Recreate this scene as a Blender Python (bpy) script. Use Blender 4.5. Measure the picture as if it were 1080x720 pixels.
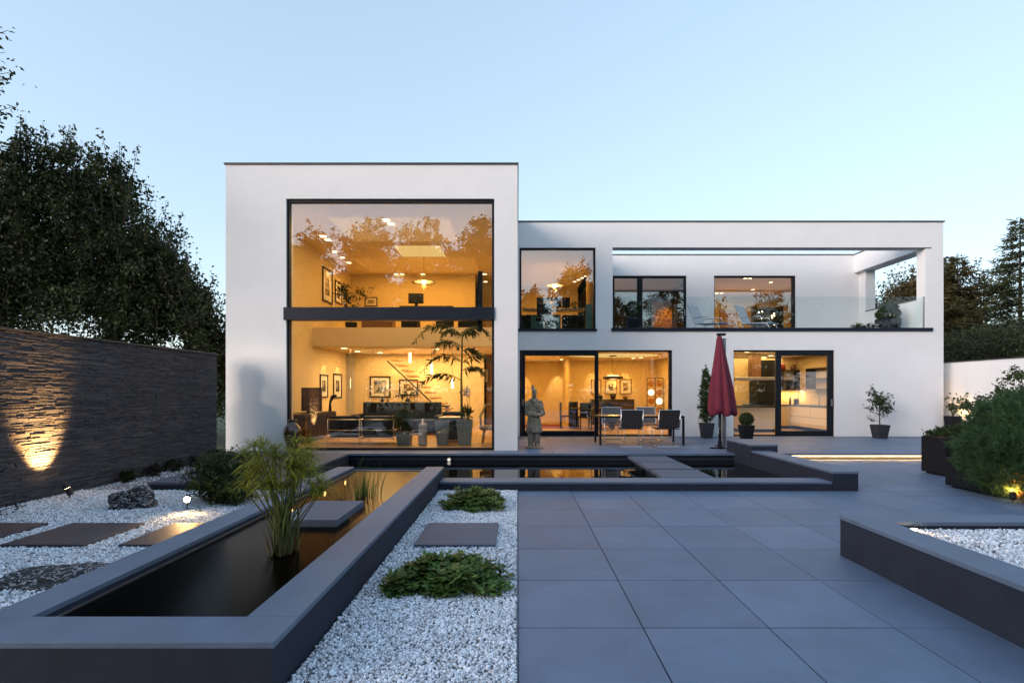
import bpy, bmesh, math, random
import numpy as np
from mathutils import Vector, Matrix
R = math.radians
rnd = random.Random(7)
nrg = np.random.default_rng(11)
scene = bpy.context.scene
for o in list(bpy.data.objects):
    bpy.data.objects.remove(o)
COL = scene.collection

# ------------------------------------------------------------------ camera
F, CX, CY, CH = 530.0, 546.0, 412.0, 1.5          # focal length in px of the 1080 wide photo, vanishing point, eye height
cam = bpy.data.cameras.new('camera')
cam.sensor_width = 36
cam.lens = F / 1080 * 36
cam.shift_x = (540 - CX) / 1080
cam.shift_y = (CY - 360) / 1080
cam.clip_start = 0.05
cam.clip_end = 3000
camo = bpy.data.objects.new('camera', cam)
COL.objects.link(camo)
camo.location = (0, 0, CH)
camo.rotation_euler = (R(90), 0, 0)
scene.camera = camo

# ------------------------------------------------------------------ sky, sun, exposure
SUN_EL, SUN_AZ = 9.0, 232.0       # low evening sun behind the photographer (azimuth clockwise from +Y)
world = bpy.data.worlds.new('World')
scene.world = world
world.use_nodes = True
wn = world.node_tree
sky = wn.nodes.new('ShaderNodeTexSky')
sky.sky_type = 'NISHITA'
sky.sun_disc = False
sky.sun_elevation = R(SUN_EL)
sky.sun_rotation = R(SUN_AZ)
sky.altitude = 50
sky.air_density = 1.0
sky.dust_density = 0.6
sky.ozone_density = 3.0
bg = wn.nodes['Background']
gam = wn.nodes.new('ShaderNodeGamma')          # evens out the twilight sky's huge range
gam.inputs['Gamma'].default_value = 0.42
wn.links.new(sky.outputs[0], gam.inputs['Color'])
hsv = wn.nodes.new('ShaderNodeHueSaturation')
hsv.inputs['Saturation'].default_value = 1.05
wn.links.new(gam.outputs[0], hsv.inputs['Color'])
wn.links.new(hsv.outputs[0], bg.inputs['Color'])
bg.inputs['Strength'].default_value = 0.104
sun = bpy.data.lights.new('sun', 'SUN')
sun.energy = 0.68
sun.angle = R(45)
sun.color = (1.0, 0.84, 0.74)
suno = bpy.data.objects.new('sun', sun)
COL.objects.link(suno)
a, e = R(SUN_AZ), R(SUN_EL)
sd = Vector((math.sin(a) * math.cos(e), math.cos(a) * math.cos(e), math.sin(e)))
suno.rotation_euler = sd.to_track_quat('Z', 'Y').to_euler()
suno.location = sd * 60
scene.view_settings.view_transform = 'Standard'
scene.view_settings.look = 'None'
scene.view_settings.gamma = 1
scene.view_settings.use_curve_mapping = False
scene.view_settings.exposure = 2.85
scene.render.engine = 'CYCLES'
cy = scene.cycles
cy.use_denoising = True
cy.max_bounces = 10
cy.diffuse_bounces = 3
cy.glossy_bounces = 4
cy.transparent_max_bounces = 24
cy.sample_clamp_indirect = 6
cy.caustics_reflective = False
cy.caustics_refractive = False

def px(x, y, d):
    return Vector(((x - CX) * d / F, d, CH - (y - CY) * d / F))

# ------------------------------------------------------------------ materials
def new_mat(name):
    m = bpy.data.materials.new(name)
    m.use_nodes = True
    nt = m.node_tree
    nt.nodes.clear()
    out = nt.nodes.new('ShaderNodeOutputMaterial')
    return m, nt, out

def N(nt, t, **kw):
    n = nt.nodes.new(t)
    for k, v in kw.items():
        setattr(n, k, v)
    return n

def mat(name, base, rough=0.6, metal=0.0, var=0.15, scale=6.0, bump=0.0, bscale=60.0, island=0.0, stretch=None,
        translucent=0.0, hue=None, spec=0.5, wear=0.0):
    """base colour with noise variation, optional per-island variation, fine bump."""
    m, nt, out = new_mat(name)
    b = N(nt, 'ShaderNodeBsdfPrincipled')
    b.inputs['Roughness'].default_value = rough
    b.inputs['Metallic'].default_value = metal
    b.inputs['Specular IOR Level'].default_value = spec
    tc = N(nt, 'ShaderNodeTexCoord')
    src = tc.outputs['Object']
    if stretch:
        mp = N(nt, 'ShaderNodeMapping')
        mp.inputs['Scale'].default_value = stretch
        nt.links.new(src, mp.inputs['Vector'])
        src = mp.outputs[0]
    noi = N(nt, 'ShaderNodeTexNoise')
    noi.inputs['Scale'].default_value = scale
    noi.inputs['Detail'].default_value = 6
    noi.inputs['Roughness'].default_value = 0.65
    nt.links.new(src, noi.inputs['Vector'])
    ramp = N(nt, 'ShaderNodeValToRGB')
    ramp.color_ramp.elements[0].position = 0.3
    ramp.color_ramp.elements[1].position = 0.7
    d = [max(0, c * (1 - var)) for c in base[:3]]
    l = [min(1, c * (1 + var)) for c in base[:3]]
    if hue:
        l = list(hue)
    ramp.color_ramp.elements[0].color = (*d, 1)
    ramp.color_ramp.elements[1].color = (*l, 1)
    fac = noi.outputs['Fac']
    col = ramp.outputs['Color']
    nt.links.new(fac, ramp.inputs['Fac'])
    if island:
        g = N(nt, 'ShaderNodeNewGeometry')
        mr = N(nt, 'ShaderNodeMapRange')
        mr.inputs['To Min'].default_value = 1 - island
        mr.inputs['To Max'].default_value = 1 + island
        nt.links.new(g.outputs['Random Per Island'], mr.inputs['Value'])
        mx = N(nt, 'ShaderNodeMix', data_type='RGBA', blend_type='MULTIPLY')
        mx.inputs['Factor'].default_value = 1
        nt.links.new(col, mx.inputs[6])
        nt.links.new(mr.outputs[0], mx.inputs[7])
        col = mx.outputs[2]
    nt.links.new(col, b.inputs['Base Color'])
    rr = N(nt, 'ShaderNodeMapRange')
    rr.inputs['To Min'].default_value = max(0.02, rough - 0.08)
    rr.inputs['To Max'].default_value = min(1, rough + 0.08)
    nt.links.new(fac, rr.inputs['Value'])
    nt.links.new(rr.outputs[0], b.inputs['Roughness'])
    if bump:
        n2 = N(nt, 'ShaderNodeTexNoise')
        n2.inputs['Scale'].default_value = bscale
        n2.inputs['Detail'].default_value = 4
        nt.links.new(src, n2.inputs['Vector'])
        bp = N(nt, 'ShaderNodeBump')
        bp.inputs['Strength'].default_value = bump
        bp.inputs['Distance'].default_value = 0.01
        nt.links.new(n2.outputs['Fac'], bp.inputs['Height'])
        nt.links.new(bp.outputs[0], b.inputs['Normal'])
    if translucent:
        t = N(nt, 'ShaderNodeBsdfTranslucent')
        nt.links.new(col, t.inputs['Color'])
        ms = N(nt, 'ShaderNodeMixShader')
        ms.inputs[0].default_value = translucent
        nt.links.new(b.outputs[0], ms.inputs[1])
        nt.links.new(t.outputs[0], ms.inputs[2])
        nt.links.new(ms.outputs[0], out.inputs[0])
    else:
        nt.links.new(b.outputs[0], out.inputs[0])
    return m

def emis(name, col, strength):
    m, nt, out = new_mat(name)
    e_ = N(nt, 'ShaderNodeEmission')
    e_.inputs['Color'].default_value = (*col, 1)
    e_.inputs['Strength'].default_value = strength
    nt.links.new(e_.outputs[0], out.inputs[0])
    return m

def glassy(name, r0, tint, rough=0.0, power=5, bump=0.0, bscale=3.0, rtint=(1, 1, 1)):
    """see-through sheet: Schlick mirror over a clear tinted body."""
    m, nt, out = new_mat(name)
    lw = N(nt, 'ShaderNodeLayerWeight')
    lw.inputs['Blend'].default_value = 0.5
    p = N(nt, 'ShaderNodeMath', operation='POWER')
    p.inputs[1].default_value = power
    nt.links.new(lw.outputs['Facing'], p.inputs[0])
    mr = N(nt, 'ShaderNodeMapRange')
    mr.inputs['To Min'].default_value = r0
    mr.inputs['To Max'].default_value = 1
    nt.links.new(p.outputs[0], mr.inputs['Value'])
    t = N(nt, 'ShaderNodeBsdfTransparent')
    t.inputs['Color'].default_value = (*tint, 1)
    g = N(nt, 'ShaderNodeBsdfGlossy')
    g.inputs['Roughness'].default_value = rough
    g.inputs['Color'].default_value = (*rtint, 1)
    if bump:
        tc = N(nt, 'ShaderNodeTexCoord')
        n2 = N(nt, 'ShaderNodeTexNoise')
        n2.inputs['Scale'].default_value = bscale
        n2.inputs['Detail'].default_value = 3
        nt.links.new(tc.outputs['Object'], n2.inputs['Vector'])
        bp = N(nt, 'ShaderNodeBump')
        bp.inputs['Strength'].default_value = bump
        bp.inputs['Distance'].default_value = 0.02
        nt.links.new(n2.outputs['Fac'], bp.inputs['Height'])
        nt.links.new(bp.outputs[0], g.inputs['Normal'])
        nt.links.new(bp.outputs[0], lw.inputs['Normal'])
    ms = N(nt, 'ShaderNodeMixShader')
    nt.links.new(mr.outputs[0], ms.inputs[0])
    nt.links.new(t.outputs[0], ms.inputs[1])
    nt.links.new(g.outputs[0], ms.inputs[2])
    nt.links.new(ms.outputs[0], out.inputs[0])
    return m

def picture_mat(name, dark, light, scale, paper=None):
    m, nt, out = new_mat(name)
    b = N(nt, 'ShaderNodeBsdfPrincipled')
    b.inputs['Roughness'].default_value = 0.5
    tc = N(nt, 'ShaderNodeTexCoord')
    n = N(nt, 'ShaderNodeTexNoise')
    n.inputs['Scale'].default_value = scale
    n.inputs['Detail'].default_value = 3
    r = N(nt, 'ShaderNodeValToRGB')
    r.color_ramp.elements[0].position = 0.42
    r.color_ramp.elements[1].position = 0.58
    r.color_ramp.elements[0].color = (*dark, 1)
    r.color_ramp.elements[1].color = (*light, 1)
    nt.links.new(tc.outputs['Object'], n.inputs['Vector'])
    nt.links.new(n.outputs['Fac'], r.inputs['Fac'])
    nt.links.new(r.outputs[0], b.inputs['Base Color'])
    nt.links.new(b.outputs[0], out.inputs[0])
    return m

M = {}
M['plaster'] = mat('white_render', (0.80, 0.79, 0.79), 0.85, var=0.03, scale=1.3, bump=0.12, bscale=220)
M['cream'] = mat('interior_plaster', (0.74, 0.60, 0.38), 0.85, var=0.03, scale=2)
M['cream_wall'] = mat('interior_wall_paint', (0.72, 0.58, 0.34), 0.85, var=0.04, scale=2)
M['greywall'] = mat('grey_interior_wall', (0.45, 0.43, 0.38), 0.85, var=0.04, scale=2)
M['oak'] = mat('oak_floor', (0.46, 0.28, 0.13), 0.38, var=0.22, scale=3, stretch=(14, 1.2, 3))
M['woodpanel'] = mat('wood_panel', (0.42, 0.22, 0.09), 0.4, var=0.22, scale=3, stretch=(8, 8, 0.8))
M['darkwood'] = mat('dark_wood', (0.020, 0.011, 0.007), 0.4, var=0.3, scale=3, stretch=(10, 2, 2))
M['stonefloor'] = mat('hall_floor', (0.42, 0.30, 0.2), 0.35, var=0.1, scale=3)
M['alu'] = mat('anthracite_aluminium', (0.007, 0.009, 0.014), 0.5, var=0.1, scale=9, spec=0.25)
M['alu_band'] = mat('anthracite_fascia', (0.009, 0.013, 0.024), 0.5, var=0.1, scale=4, spec=0.25)
M['coping'] = mat('dark_coping', (0.035, 0.033, 0.035), 0.5, var=0.1, scale=4)
M['chrome'] = mat('chrome', (0.75, 0.76, 0.78), 0.18, metal=1, var=0.05)
M['steel'] = mat('brushed_steel', (0.5, 0.5, 0.52), 0.35, metal=1, var=0.05)
M['glass'] = glassy('window_glass', 0.16, (0.97, 0.96, 0.93))
M['balglass'] = glassy('balustrade_glass', 0.03, (0.92, 0.965, 0.965))
M['water'] = glassy('pond_water', 0.02, (0.50, 0.50, 0.42), 0.01, power=6, bump=0.012, bscale=2.2)
M['paving'] = mat('slate_grey_paving', (0.105, 0.155, 0.245), 0.55, var=0.17, scale=2.2, island=0.10, bump=0.25, bscale=150)
M['joint'] = mat('paving_joint', (0.018, 0.018, 0.02), 0.9, var=0.3, scale=20)
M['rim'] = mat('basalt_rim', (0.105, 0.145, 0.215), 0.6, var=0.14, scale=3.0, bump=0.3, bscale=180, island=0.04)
M['rimface'] = mat('shaded_basalt_facing', (0.021, 0.027, 0.045), 0.75, spec=0.25, var=0.18, scale=4, bump=0.3, bscale=160)  # same stone as the rim, shade of upright faces put into the colour
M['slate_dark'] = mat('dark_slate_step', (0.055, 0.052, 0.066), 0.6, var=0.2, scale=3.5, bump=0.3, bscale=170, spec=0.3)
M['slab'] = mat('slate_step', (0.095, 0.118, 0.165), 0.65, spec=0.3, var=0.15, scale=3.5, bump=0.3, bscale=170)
M['poolbed'] = mat('pond_bed', (0.045, 0.028, 0.013), 0.9, var=0.55, scale=5, bump=0.4, bscale=30)
M['gravelbed'] = mat('gravel_bed', (0.22, 0.23, 0.25), 0.95, var=0.4, scale=60, bump=0.8, bscale=120)
M['water_still'] = glassy('raised_pond_water', 0.01, (0.22, 0.21, 0.17), 0.16, power=9, bump=0.05, bscale=3.5)
M['chips'] = mat('white_marble_chips', (0.70, 0.74, 0.81), 0.7, var=0.12, scale=30, island=0.42)
M['lawn'] = mat('lawn', (0.035, 0.05, 0.02), 0.95, var=0.5, scale=8, bump=0.6, bscale=90)
M['ledge'] = mat('split_slate', (0.072, 0.088, 0.125), 0.8, spec=0.2, var=0.35, scale=5, stretch=(1, 1, 5), hue=(0.125, 0.110, 0.105), island=0.3, bump=0.6, bscale=45)
M['led'] = emis('warm_led', (1.0, 0.60, 0.22), 1.6)
M['bulb'] = emis('warm_bulb', (1.0, 0.62, 0.26), 22)
M['downl'] = emis('downlight_lens', (1.0, 0.72, 0.36), 1.0)
M['cove'] = emis('cove_light', (1.0, 0.64, 0.22), 0.16)
M['black'] = mat('black_paint', (0.007, 0.007, 0.008), 0.5, var=0.2, spec=0.2)
M['leather'] = mat('black_leather', (0.008, 0.009, 0.012), 0.45, var=0.25, scale=12, bump=0.2, bscale=90, spec=0.3)

# ------------------------------------------------------------------ mesh builder
ORG = {}

class MB:
    def __init__(s):
        s.v, s.f = [], []

    def add(s, vs, fs):
        k = len(s.v)
        s.v += [tuple(v) for v in vs]
        s.f += [tuple(i + k for i in f) for f in fs]
        return s

    def box(s, x0, x1, y0, y1, z0, z1, rot=0, piv=None):
        vs = [Vector((x, y, z)) for z in (z0, z1) for x, y in ((x0, y0), (x1, y0), (x1, y1), (x0, y1))]
        if rot:
            c = Vector(piv) if piv is not None else Vector(((x0 + x1) / 2, (y0 + y1) / 2, 0))
            m = Matrix.Translation(c) @ Matrix.Rotation(rot, 4, 'Z') @ Matrix.Translation(-c)
            vs = [m @ v for v in vs]
        return s.add(vs, [(0, 3, 2, 1), (4, 5, 6, 7), (0, 1, 5, 4), (1, 2, 6, 5), (2, 3, 7, 6), (3, 0, 4, 7)])

    def obox(s, mtx, hx, hy, hz):
        vs = [mtx @ Vector((x, y, z)) for z in (-hz, hz) for x, y in ((-hx, -hy), (hx, -hy), (hx, hy), (-hx, hy))]
        return s.add(vs, [(0, 3, 2, 1), (4, 5, 6, 7), (0, 1, 5, 4), (1, 2, 6, 5), (2, 3, 7, 6), (3, 0, 4, 7)])

    def tube(s, pts, rad, n=8, cap=True):
        pts = [Vector(p) for p in pts]
        rs = rad if isinstance(rad, (list, tuple)) else [rad] * len(pts)
        k = len(s.v)
        ref = None
        for i, p in enumerate(pts):
            t = (pts[min(i + 1, len(pts) - 1)] - pts[max(i - 1, 0)]).normalized()
            if ref is None:
                ref = t.orthogonal().normalized()
            u = (ref - t * ref.dot(t))
            u = u.normalized() if u.length > 1e-6 else t.orthogonal().normalized()
            ref = u
            w = t.cross(u)
            for j in range(n):
                a_ = 2 * math.pi * j / n
                s.v.append(tuple(p + (u * math.cos(a_) + w * math.sin(a_)) * rs[i]))
        for i in range(len(pts) - 1):
            for j in range(n):
                a0, a1 = k + i * n + j, k + i * n + (j + 1) % n
                s.f.append((a0, a1, a1 + n, a0 + n))
        if cap:
            s.f.append(tuple(k + j for j in reversed(range(n))))
            s.f.append(tuple(k + (len(pts) - 1) * n + j for j in range(n)))
        return s

    def lathe(s, prof, c, n=24, sx=1, sy=1, phase=0.0, wob=None):
        k = len(s.v)
        for (r, z) in prof:
            for j in range(n):
                a_ = 2 * math.pi * j / n + phase
                q = wob(a_, z) if wob else 1
                s.v.append((c[0] + r * q * math.cos(a_) * sx, c[1] + r * q * math.sin(a_) * sy, c[2] + z))
        for i in range(len(prof) - 1):
            for j in range(n):
                a0, a1 = k + i * n + j, k + i * n + (j + 1) % n
                s.f.append((a0, a1, a1 + n, a0 + n))
        s.f.append(tuple(k + j for j in reversed(range(n))))
        s.f.append(tuple(k + (len(prof) - 1) * n + j for j in range(n)))
        return s

    def taper(s, cx, cy, z0, z1, a0, a1, b0=None, b1=None):
        """square tapered pot: half sizes a0 at z0, a1 at z1"""
        b0, b1 = b0 or a0, b1 or a1
        vs = [(cx - a0, cy - b0, z0), (cx + a0, cy - b0, z0), (cx + a0, cy + b0, z0), (cx - a0, cy + b0, z0),
              (cx - a1, cy - b1, z1), (cx + a1, cy - b1, z1), (cx + a1, cy + b1, z1), (cx - a1, cy + b1, z1)]
        return s.add(vs, [(0, 3, 2, 1), (4, 5, 6, 7), (0, 1, 5, 4), (1, 2, 6, 5), (2, 3, 7, 6), (3, 0, 4, 7)])

    def build(s, name, m, parent=None, org=None, bevel=0.0, smooth=False, seg=2, sub=0):
        o_ = Vector(org) if org is not None else (ORG[parent.name] if parent is not None else Vector((0, 0, 0)))
        me = bpy.data.meshes.new(name)
        me.from_pydata([tuple(Vector(v) - o_) for v in s.v], [], s.f)
        b = bmesh.new()
        b.from_mesh(me)
        bmesh.ops.recalc_face_normals(b, faces=b.faces)
        b.to_mesh(me)
        b.free()
        return link(name, me, m, parent, o_, bevel, smooth, seg, sub)

def link(name, me, m, parent, o_, bevel=0.0, smooth=False, seg=2, sub=0):
    me.materials.append(m)
    if smooth:
        me.polygons.foreach_set('use_smooth', [True] * len(me.polygons))
    ob = bpy.data.objects.new(name, me)
    COL.objects.link(ob)
    if parent is not None:
        ob.parent = parent
    else:
        ob.location = o_
    if sub:
        md = ob.modifiers.new('sub', 'SUBSURF')
        md.levels = md.render_levels = sub
    if bevel:
        md = ob.modifiers.new('bevel', 'BEVEL')
        md.width = bevel
        md.segments = seg
        md.limit_method = 'ANGLE'
        md.angle_limit = R(50)
    ORG[ob.name] = Vector(o_)
    return ob

def quads(name, V, m, parent=None, org=None, smooth=False):
    """V: (n,k,3) numpy polygons -> one mesh"""
    n, k, _ = V.shape
    o_ = Vector(org) if org is not None else (ORG[parent.name] if parent is not None else Vector((0, 0, 0)))
    me = bpy.data.meshes.new(name)
    me.vertices.add(n * k)
    me.vertices.foreach_set('co', (V.reshape(-1, 3) - np.array(o_)).ravel().astype(np.float32))
    me.loops.add(n * k)
    me.loops.foreach_set('vertex_index', np.arange(n * k, dtype=np.int32))
    me.polygons.add(n)
    me.polygons.foreach_set('loop_start', np.arange(0, n * k, k, dtype=np.int32))
    me.polygons.foreach_set('loop_total', np.full(n, k, dtype=np.int32))
    me.update(calc_edges=True)
    me.validate()
    return link(name, me, m, parent, o_, smooth=smooth)

def trimesh(name, V, Fc, m, parent=None, org=None, smooth=False):
    o_ = Vector(org) if org is not None else (ORG[parent.name] if parent is not None else Vector((0, 0, 0)))
    me = bpy.data.meshes.new(name)
    me.vertices.add(len(V))
    me.vertices.foreach_set('co', (V - np.array(o_)).ravel().astype(np.float32))
    n, k = Fc.shape
    me.loops.add(n * k)
    me.loops.foreach_set('vertex_index', Fc.ravel().astype(np.int32))
    me.polygons.add(n)
    me.polygons.foreach_set('loop_start', np.arange(0, n * k, k, dtype=np.int32))
    me.polygons.foreach_set('loop_total', np.full(n, k, dtype=np.int32))
    me.update(calc_edges=True)
    return link(name, me, m, parent, o_, smooth=smooth)

def tag(ob, label, cat, group=None):
    ob['label'] = label
    ob['category'] = cat
    if group:
        ob['group'] = group
    return ob

def thing(name, label, cat, loc, group=None):
    ob = bpy.data.objects.new(name, None)
    ob.empty_display_size = 0.2
    COL.objects.link(ob)
    ob.location = loc
    ORG[ob.name] = Vector(loc)
    return tag(ob, label, cat, group)

def struct(ob, kind='structure'):
    ob['kind'] = kind
    return ob

def clone(root, loc, rotz=None, label=None):
    """copy of a thing with copies of its parts and sub-parts (mesh data shared)"""
    def rec(o, par):
        c = o.copy()
        COL.objects.link(c)
        c.parent = par
        for k in list(KIDS.get(o.name, [])):
            rec(k, c)
        return c
    r = rec(root, None)
    r.location = loc
    if rotz is not None:
        r.rotation_euler = (0, 0, rotz)
    if label:
        r['label'] = label
    ORG[r.name] = Vector(loc)
    return r

KIDS = {}
def index_kids():
    KIDS.clear()
    for o in bpy.data.objects:
        if o.parent:
            KIDS.setdefault(o.parent.name, []).append(o)

LAMPS = []
def lamp(kind, loc, energy, col=(1.0, 0.66, 0.32), size=0.1, target=None, cone=60, blend=0.6, parent=None, size_y=None):
    l = bpy.data.lights.new(kind.lower() + '_lamp', kind)
    l.energy = energy
    l.color = col
    if kind == 'AREA':
        l.size = size
        if size_y:
            l.shape = 'RECTANGLE'
            l.size_y = size_y
    else:
        l.shadow_soft_size = size
    if kind == 'SPOT':
        l.spot_size = R(cone)
        l.spot_blend = blend
    ob = bpy.data.objects.new('lamp_light', l)
    COL.objects.link(ob)
    ob.location = loc
    if target is not None:
        ob.rotation_euler = (Vector(target) - Vector(loc)).to_track_quat('-Z', 'Y').to_euler()
    return ob
# ================================================================== THE SITE
T = 0.7965                      # paving module
TZ = 0.135                      # terrace level
def sheet(mb, x0, x1, y0, y1, z):
    mb.add([(x0, y0, z), (x1, y0, z), (x1, y1, z), (x0, y1, z)], [(0, 1, 2, 3)])

g = MB()
B = 900
for r_ in ((-B, B, -B, -12), (-B, B, 24, B), (-B, -6.9, -12, 24), (13.4, B, -12, 24),
           (-6.9, -2.62, -12, 7.9), (-2.62, -1.46, -12, 2.71), (-1.46, 13.4, -12, 7.9),
           (-6.9, -3.67, 7.9, 11.0), (4.73, 13.4, 7.9, 11.0), (-6.9, 13.4, 11.0, 24)):
    sheet(g, *r_, -0.03)
struct(g.build('ground', M['lawn']))

g = MB()
sheet(g, 0.0, 13.2, -9, 7.54, -0.012)
sheet(g, 5.12, 13.2, 7.54, 10.99, -0.012)
struct(g.build('paving_bed', M['joint']))

def tiles(mb, x0, x1, y0, y1, z, th, ox=0.0, oy=0.0, gap=0.008):
    i0, i1 = math.floor((x0 - ox) / T), math.ceil((x1 - ox) / T)
    j0, j1 = math.floor((y0 - oy) / T), math.ceil((y1 - oy) / T)
    for i in range(i0, i1):
        for j in range(j0, j1):
            a0, a1 = max(x0, ox + i * T), min(x1, ox + (i + 1) * T)
            b0, b1 = max(y0, oy + j * T), min(y1, oy + (j + 1) * T)
            if a1 - a0 < 0.03 or b1 - b0 < 0.03:
                continue
            dz = rnd.uniform(-0.0012, 0.0012)
            mb.box(a0 + gap / 2, a1 - gap / 2, b0 + gap / 2, b1 - gap / 2, z - th, z + dz)
g = MB()
tiles(g, 0, 13.2, -8.7, 7.54, 0.0, 0.011)
tiles(g, 5.125, 13.2, 7.54, 10.985, 0.0, 0.011)
struct(g.build('paving', M['paving'], bevel=0.002, seg=1))

g = MB()
g.box(-6.6, 13.2, 11.02, 15.45, -0.6, TZ - 0.05)
struct(g.build('terrace_base', M['rimface']))
g = MB()
tiles(g, -6.57, 13.2, 10.96, 15.2, TZ, 0.049, oy=10.96, gap=0.005)
struct(g.build('terrace', M['paving'], bevel=0.003, seg=1))

# gravel beds (countless chips)
g = MB()
sheet(g, -1.18, 0.0, -4, 7.54, 0.004)
sheet(g, -2.88, -1.18, -4, 2.43, 0.004)
sheet(g, -6.57, -2.88, -4, 7.54, 0.004)
sheet(g, -6.57, -5.56, 7.54, 10.96, 0.004)
struct(g.build('gravel_bed', M['gravelbed']))

ICO_V, ICO_F = None, None
def _ico():
    global ICO_V, ICO_F
    b = bmesh.new()
    bmesh.ops.create_icosphere(b, subdivisions=1, radius=1)
    ICO_V = np.array([v.co[:] for v in b.verts])
    b.faces.ensure_lookup_table()
    ICO_F = np.array([[v.index for v in f.verts] for f in b.faces])
    b.free()
_ico()
def chips(name, rects, z, size, label, seed, hole=None):
    rg = np.random.default_rng(seed)
    P = []
    for (x0, x1, y0, y1, dens) in rects:
        n = int((x1 - x0) * (y1 - y0) * dens)
        p = np.stack([rg.uniform(x0, x1, n), rg.uniform(y0, y1, n), np.zeros(n)], 1)
        if hole is not None:
            keep = np.ones(n, bool)
            for (a0, a1, b0, b1) in hole:
                keep &= ~((p[:, 0] > a0) & (p[:, 0] < a1) & (p[:, 1] > b0) & (p[:, 1] < b1))
            p = p[keep]
        P.append(p)
    P = np.concatenate(P)
    n = len(P)
    s = size * rg.uniform(0.55, 1.25, n)
    jit = rg.uniform(0.72, 1.25, (n, len(ICO_V), 3))
    sc = rg.uniform(0.6, 1.15, (n, 1, 3))
    sc[:, :, 2] *= 0.75
    V = ICO_V[None] * jit * sc * s[:, None, None]
    # random tumble
    q = rg.normal(size=(n, 4))
    q /= np.linalg.norm(q, axis=1, keepdims=True)
    w, x, y, z_ = q.T
    Rm = np.stack([1 - 2 * (y * y + z_ * z_), 2 * (x * y - w * z_), 2 * (x * z_ + w * y),
                   2 * (x * y + w * z_), 1 - 2 * (x * x + z_ * z_), 2 * (y * z_ - w * x),
                   2 * (x * z_ - w * y), 2 * (y * z_ + w * x), 1 - 2 * (x * x + y * y)], 1).reshape(n, 3, 3)
    V = np.einsum('nij,nkj->nki', Rm, V)
    P[:, 2] = z + rg.uniform(-0.2, 0.9, n) * size
    V = V + P[:, None]
    Fc = (ICO_F[None] + (np.arange(n) * len(ICO_V))[:, None, None]).reshape(-1, 3)
    ob = trimesh(name, V.reshape(-1, 3), Fc, M['chips'])
    ob['kind'] = 'stuff'
    ob['label'] = label
    ob['category'] = 'gravel'
    return ob
STEP = [(-0.99, -0.21, 4.78, 5.57)]
LST = [(-6.0, -5.2, 4.78, 5.57), (-4.93, -4.13, 4.78, 5.57), (-3.80, -3.0, 4.78, 5.57)]
chips('gravel', [(-1.17, -0.01, 1.9, 3.6, 8200), (-1.17, -0.01, 3.6, 7.52, 5200)], 0.008, 0.0108,
      'loose white marble chips filling the strip beside the paving', 1, STEP)
chips('gravel', [(-6.55, -2.89, 2.6, 5.2, 4200), (-6.55, -2.89, 5.2, 7.53, 3400), (-6.5, -5.58, 7.53, 10.9, 500)], 0.008, 0.0122,
      'loose white marble chips between the slate wall and the raised pond', 2, LST)

# split slate garden wall on the left
wl = thing('garden_wall', 'long dark garden wall clad in thin split slate strips, lit by one uplight', 'wall', (-6.7, 6, 0))
g = MB()
g.box(-6.95, -6.605, 1.5, 11.0, -0.05, 2.28)
g.build('wall_core', M['rimface'], wl)
g = MB()
z = 0.0
while z < 2.28:
    h = rnd.choice((0.010, 0.013, 0.013, 0.017, 0.022))
    h = min(h, 2.285 - z)
    if h < 0.01:
        break
    y = 1.5 - rnd.uniform(0, 0.3)
    while y < 11.0:
        L = rnd.uniform(0.10, 0.36)
        y1 = min(y + L, 11.0)
        d = rnd.choice((0.0, 0.004, 0.008, 0.012, 0.018)) + rnd.uniform(0, 0.004)
        g.box(-6.62, -6.595 + d, max(1.5, y) + 0.001, y1 - 0.001, z + 0.001, z + h - 0.0015)
        y = y1
    z += h
g.build('slate_cladding', M['ledge'], wl)
g = MB()
g.box(-6.97, -6.55, 1.5, 11.02, 2.2855, 2.312)
g.build('coping', M['coping'], wl, bevel=0.003)

# ---- raised front pond
fp = thing('raised_pond', 'long raised pond with dark basalt edging full of still water and papyrus', 'pond', (-2.03, 5.2, 0))
g = MB()
g.box(-2.88, -1.18, 2.43, 2.71, 0.253, 0.286)
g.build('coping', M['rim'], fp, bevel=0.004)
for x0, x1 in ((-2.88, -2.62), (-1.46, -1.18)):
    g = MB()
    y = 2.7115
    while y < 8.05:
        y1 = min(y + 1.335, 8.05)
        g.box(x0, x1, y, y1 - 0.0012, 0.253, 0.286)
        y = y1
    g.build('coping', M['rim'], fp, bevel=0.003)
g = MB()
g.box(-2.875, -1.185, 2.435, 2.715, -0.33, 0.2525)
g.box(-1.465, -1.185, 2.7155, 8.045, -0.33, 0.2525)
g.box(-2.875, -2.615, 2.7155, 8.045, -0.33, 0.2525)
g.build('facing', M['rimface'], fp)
g = MB()
g.box(-2.614, -1.466, 2.72, 8.04, -0.32, -0.26)
g.build('pond_floor', M['poolbed'], fp)
g = MB()
g.box(-2.614, -1.466, 8.02, 8.05, -0.33, 0.2)
g.box(-2.614, -1.466, 8.0, 8.06, 0.2005, 0.236)
g.build('spill_edge', M['slab'], fp, bevel=0.003)
g = MB()
g.box(-2.613, -2.597, 2.72, 8.0, 0.208, 0.2285)
g.build('liner_strip', M['steel'], fp)
g = MB()
sheet(g, -2.614, -1.466, 2.716, 8.01, 0.222)
struct(g.build('pond_water', M['water_still']))

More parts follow.
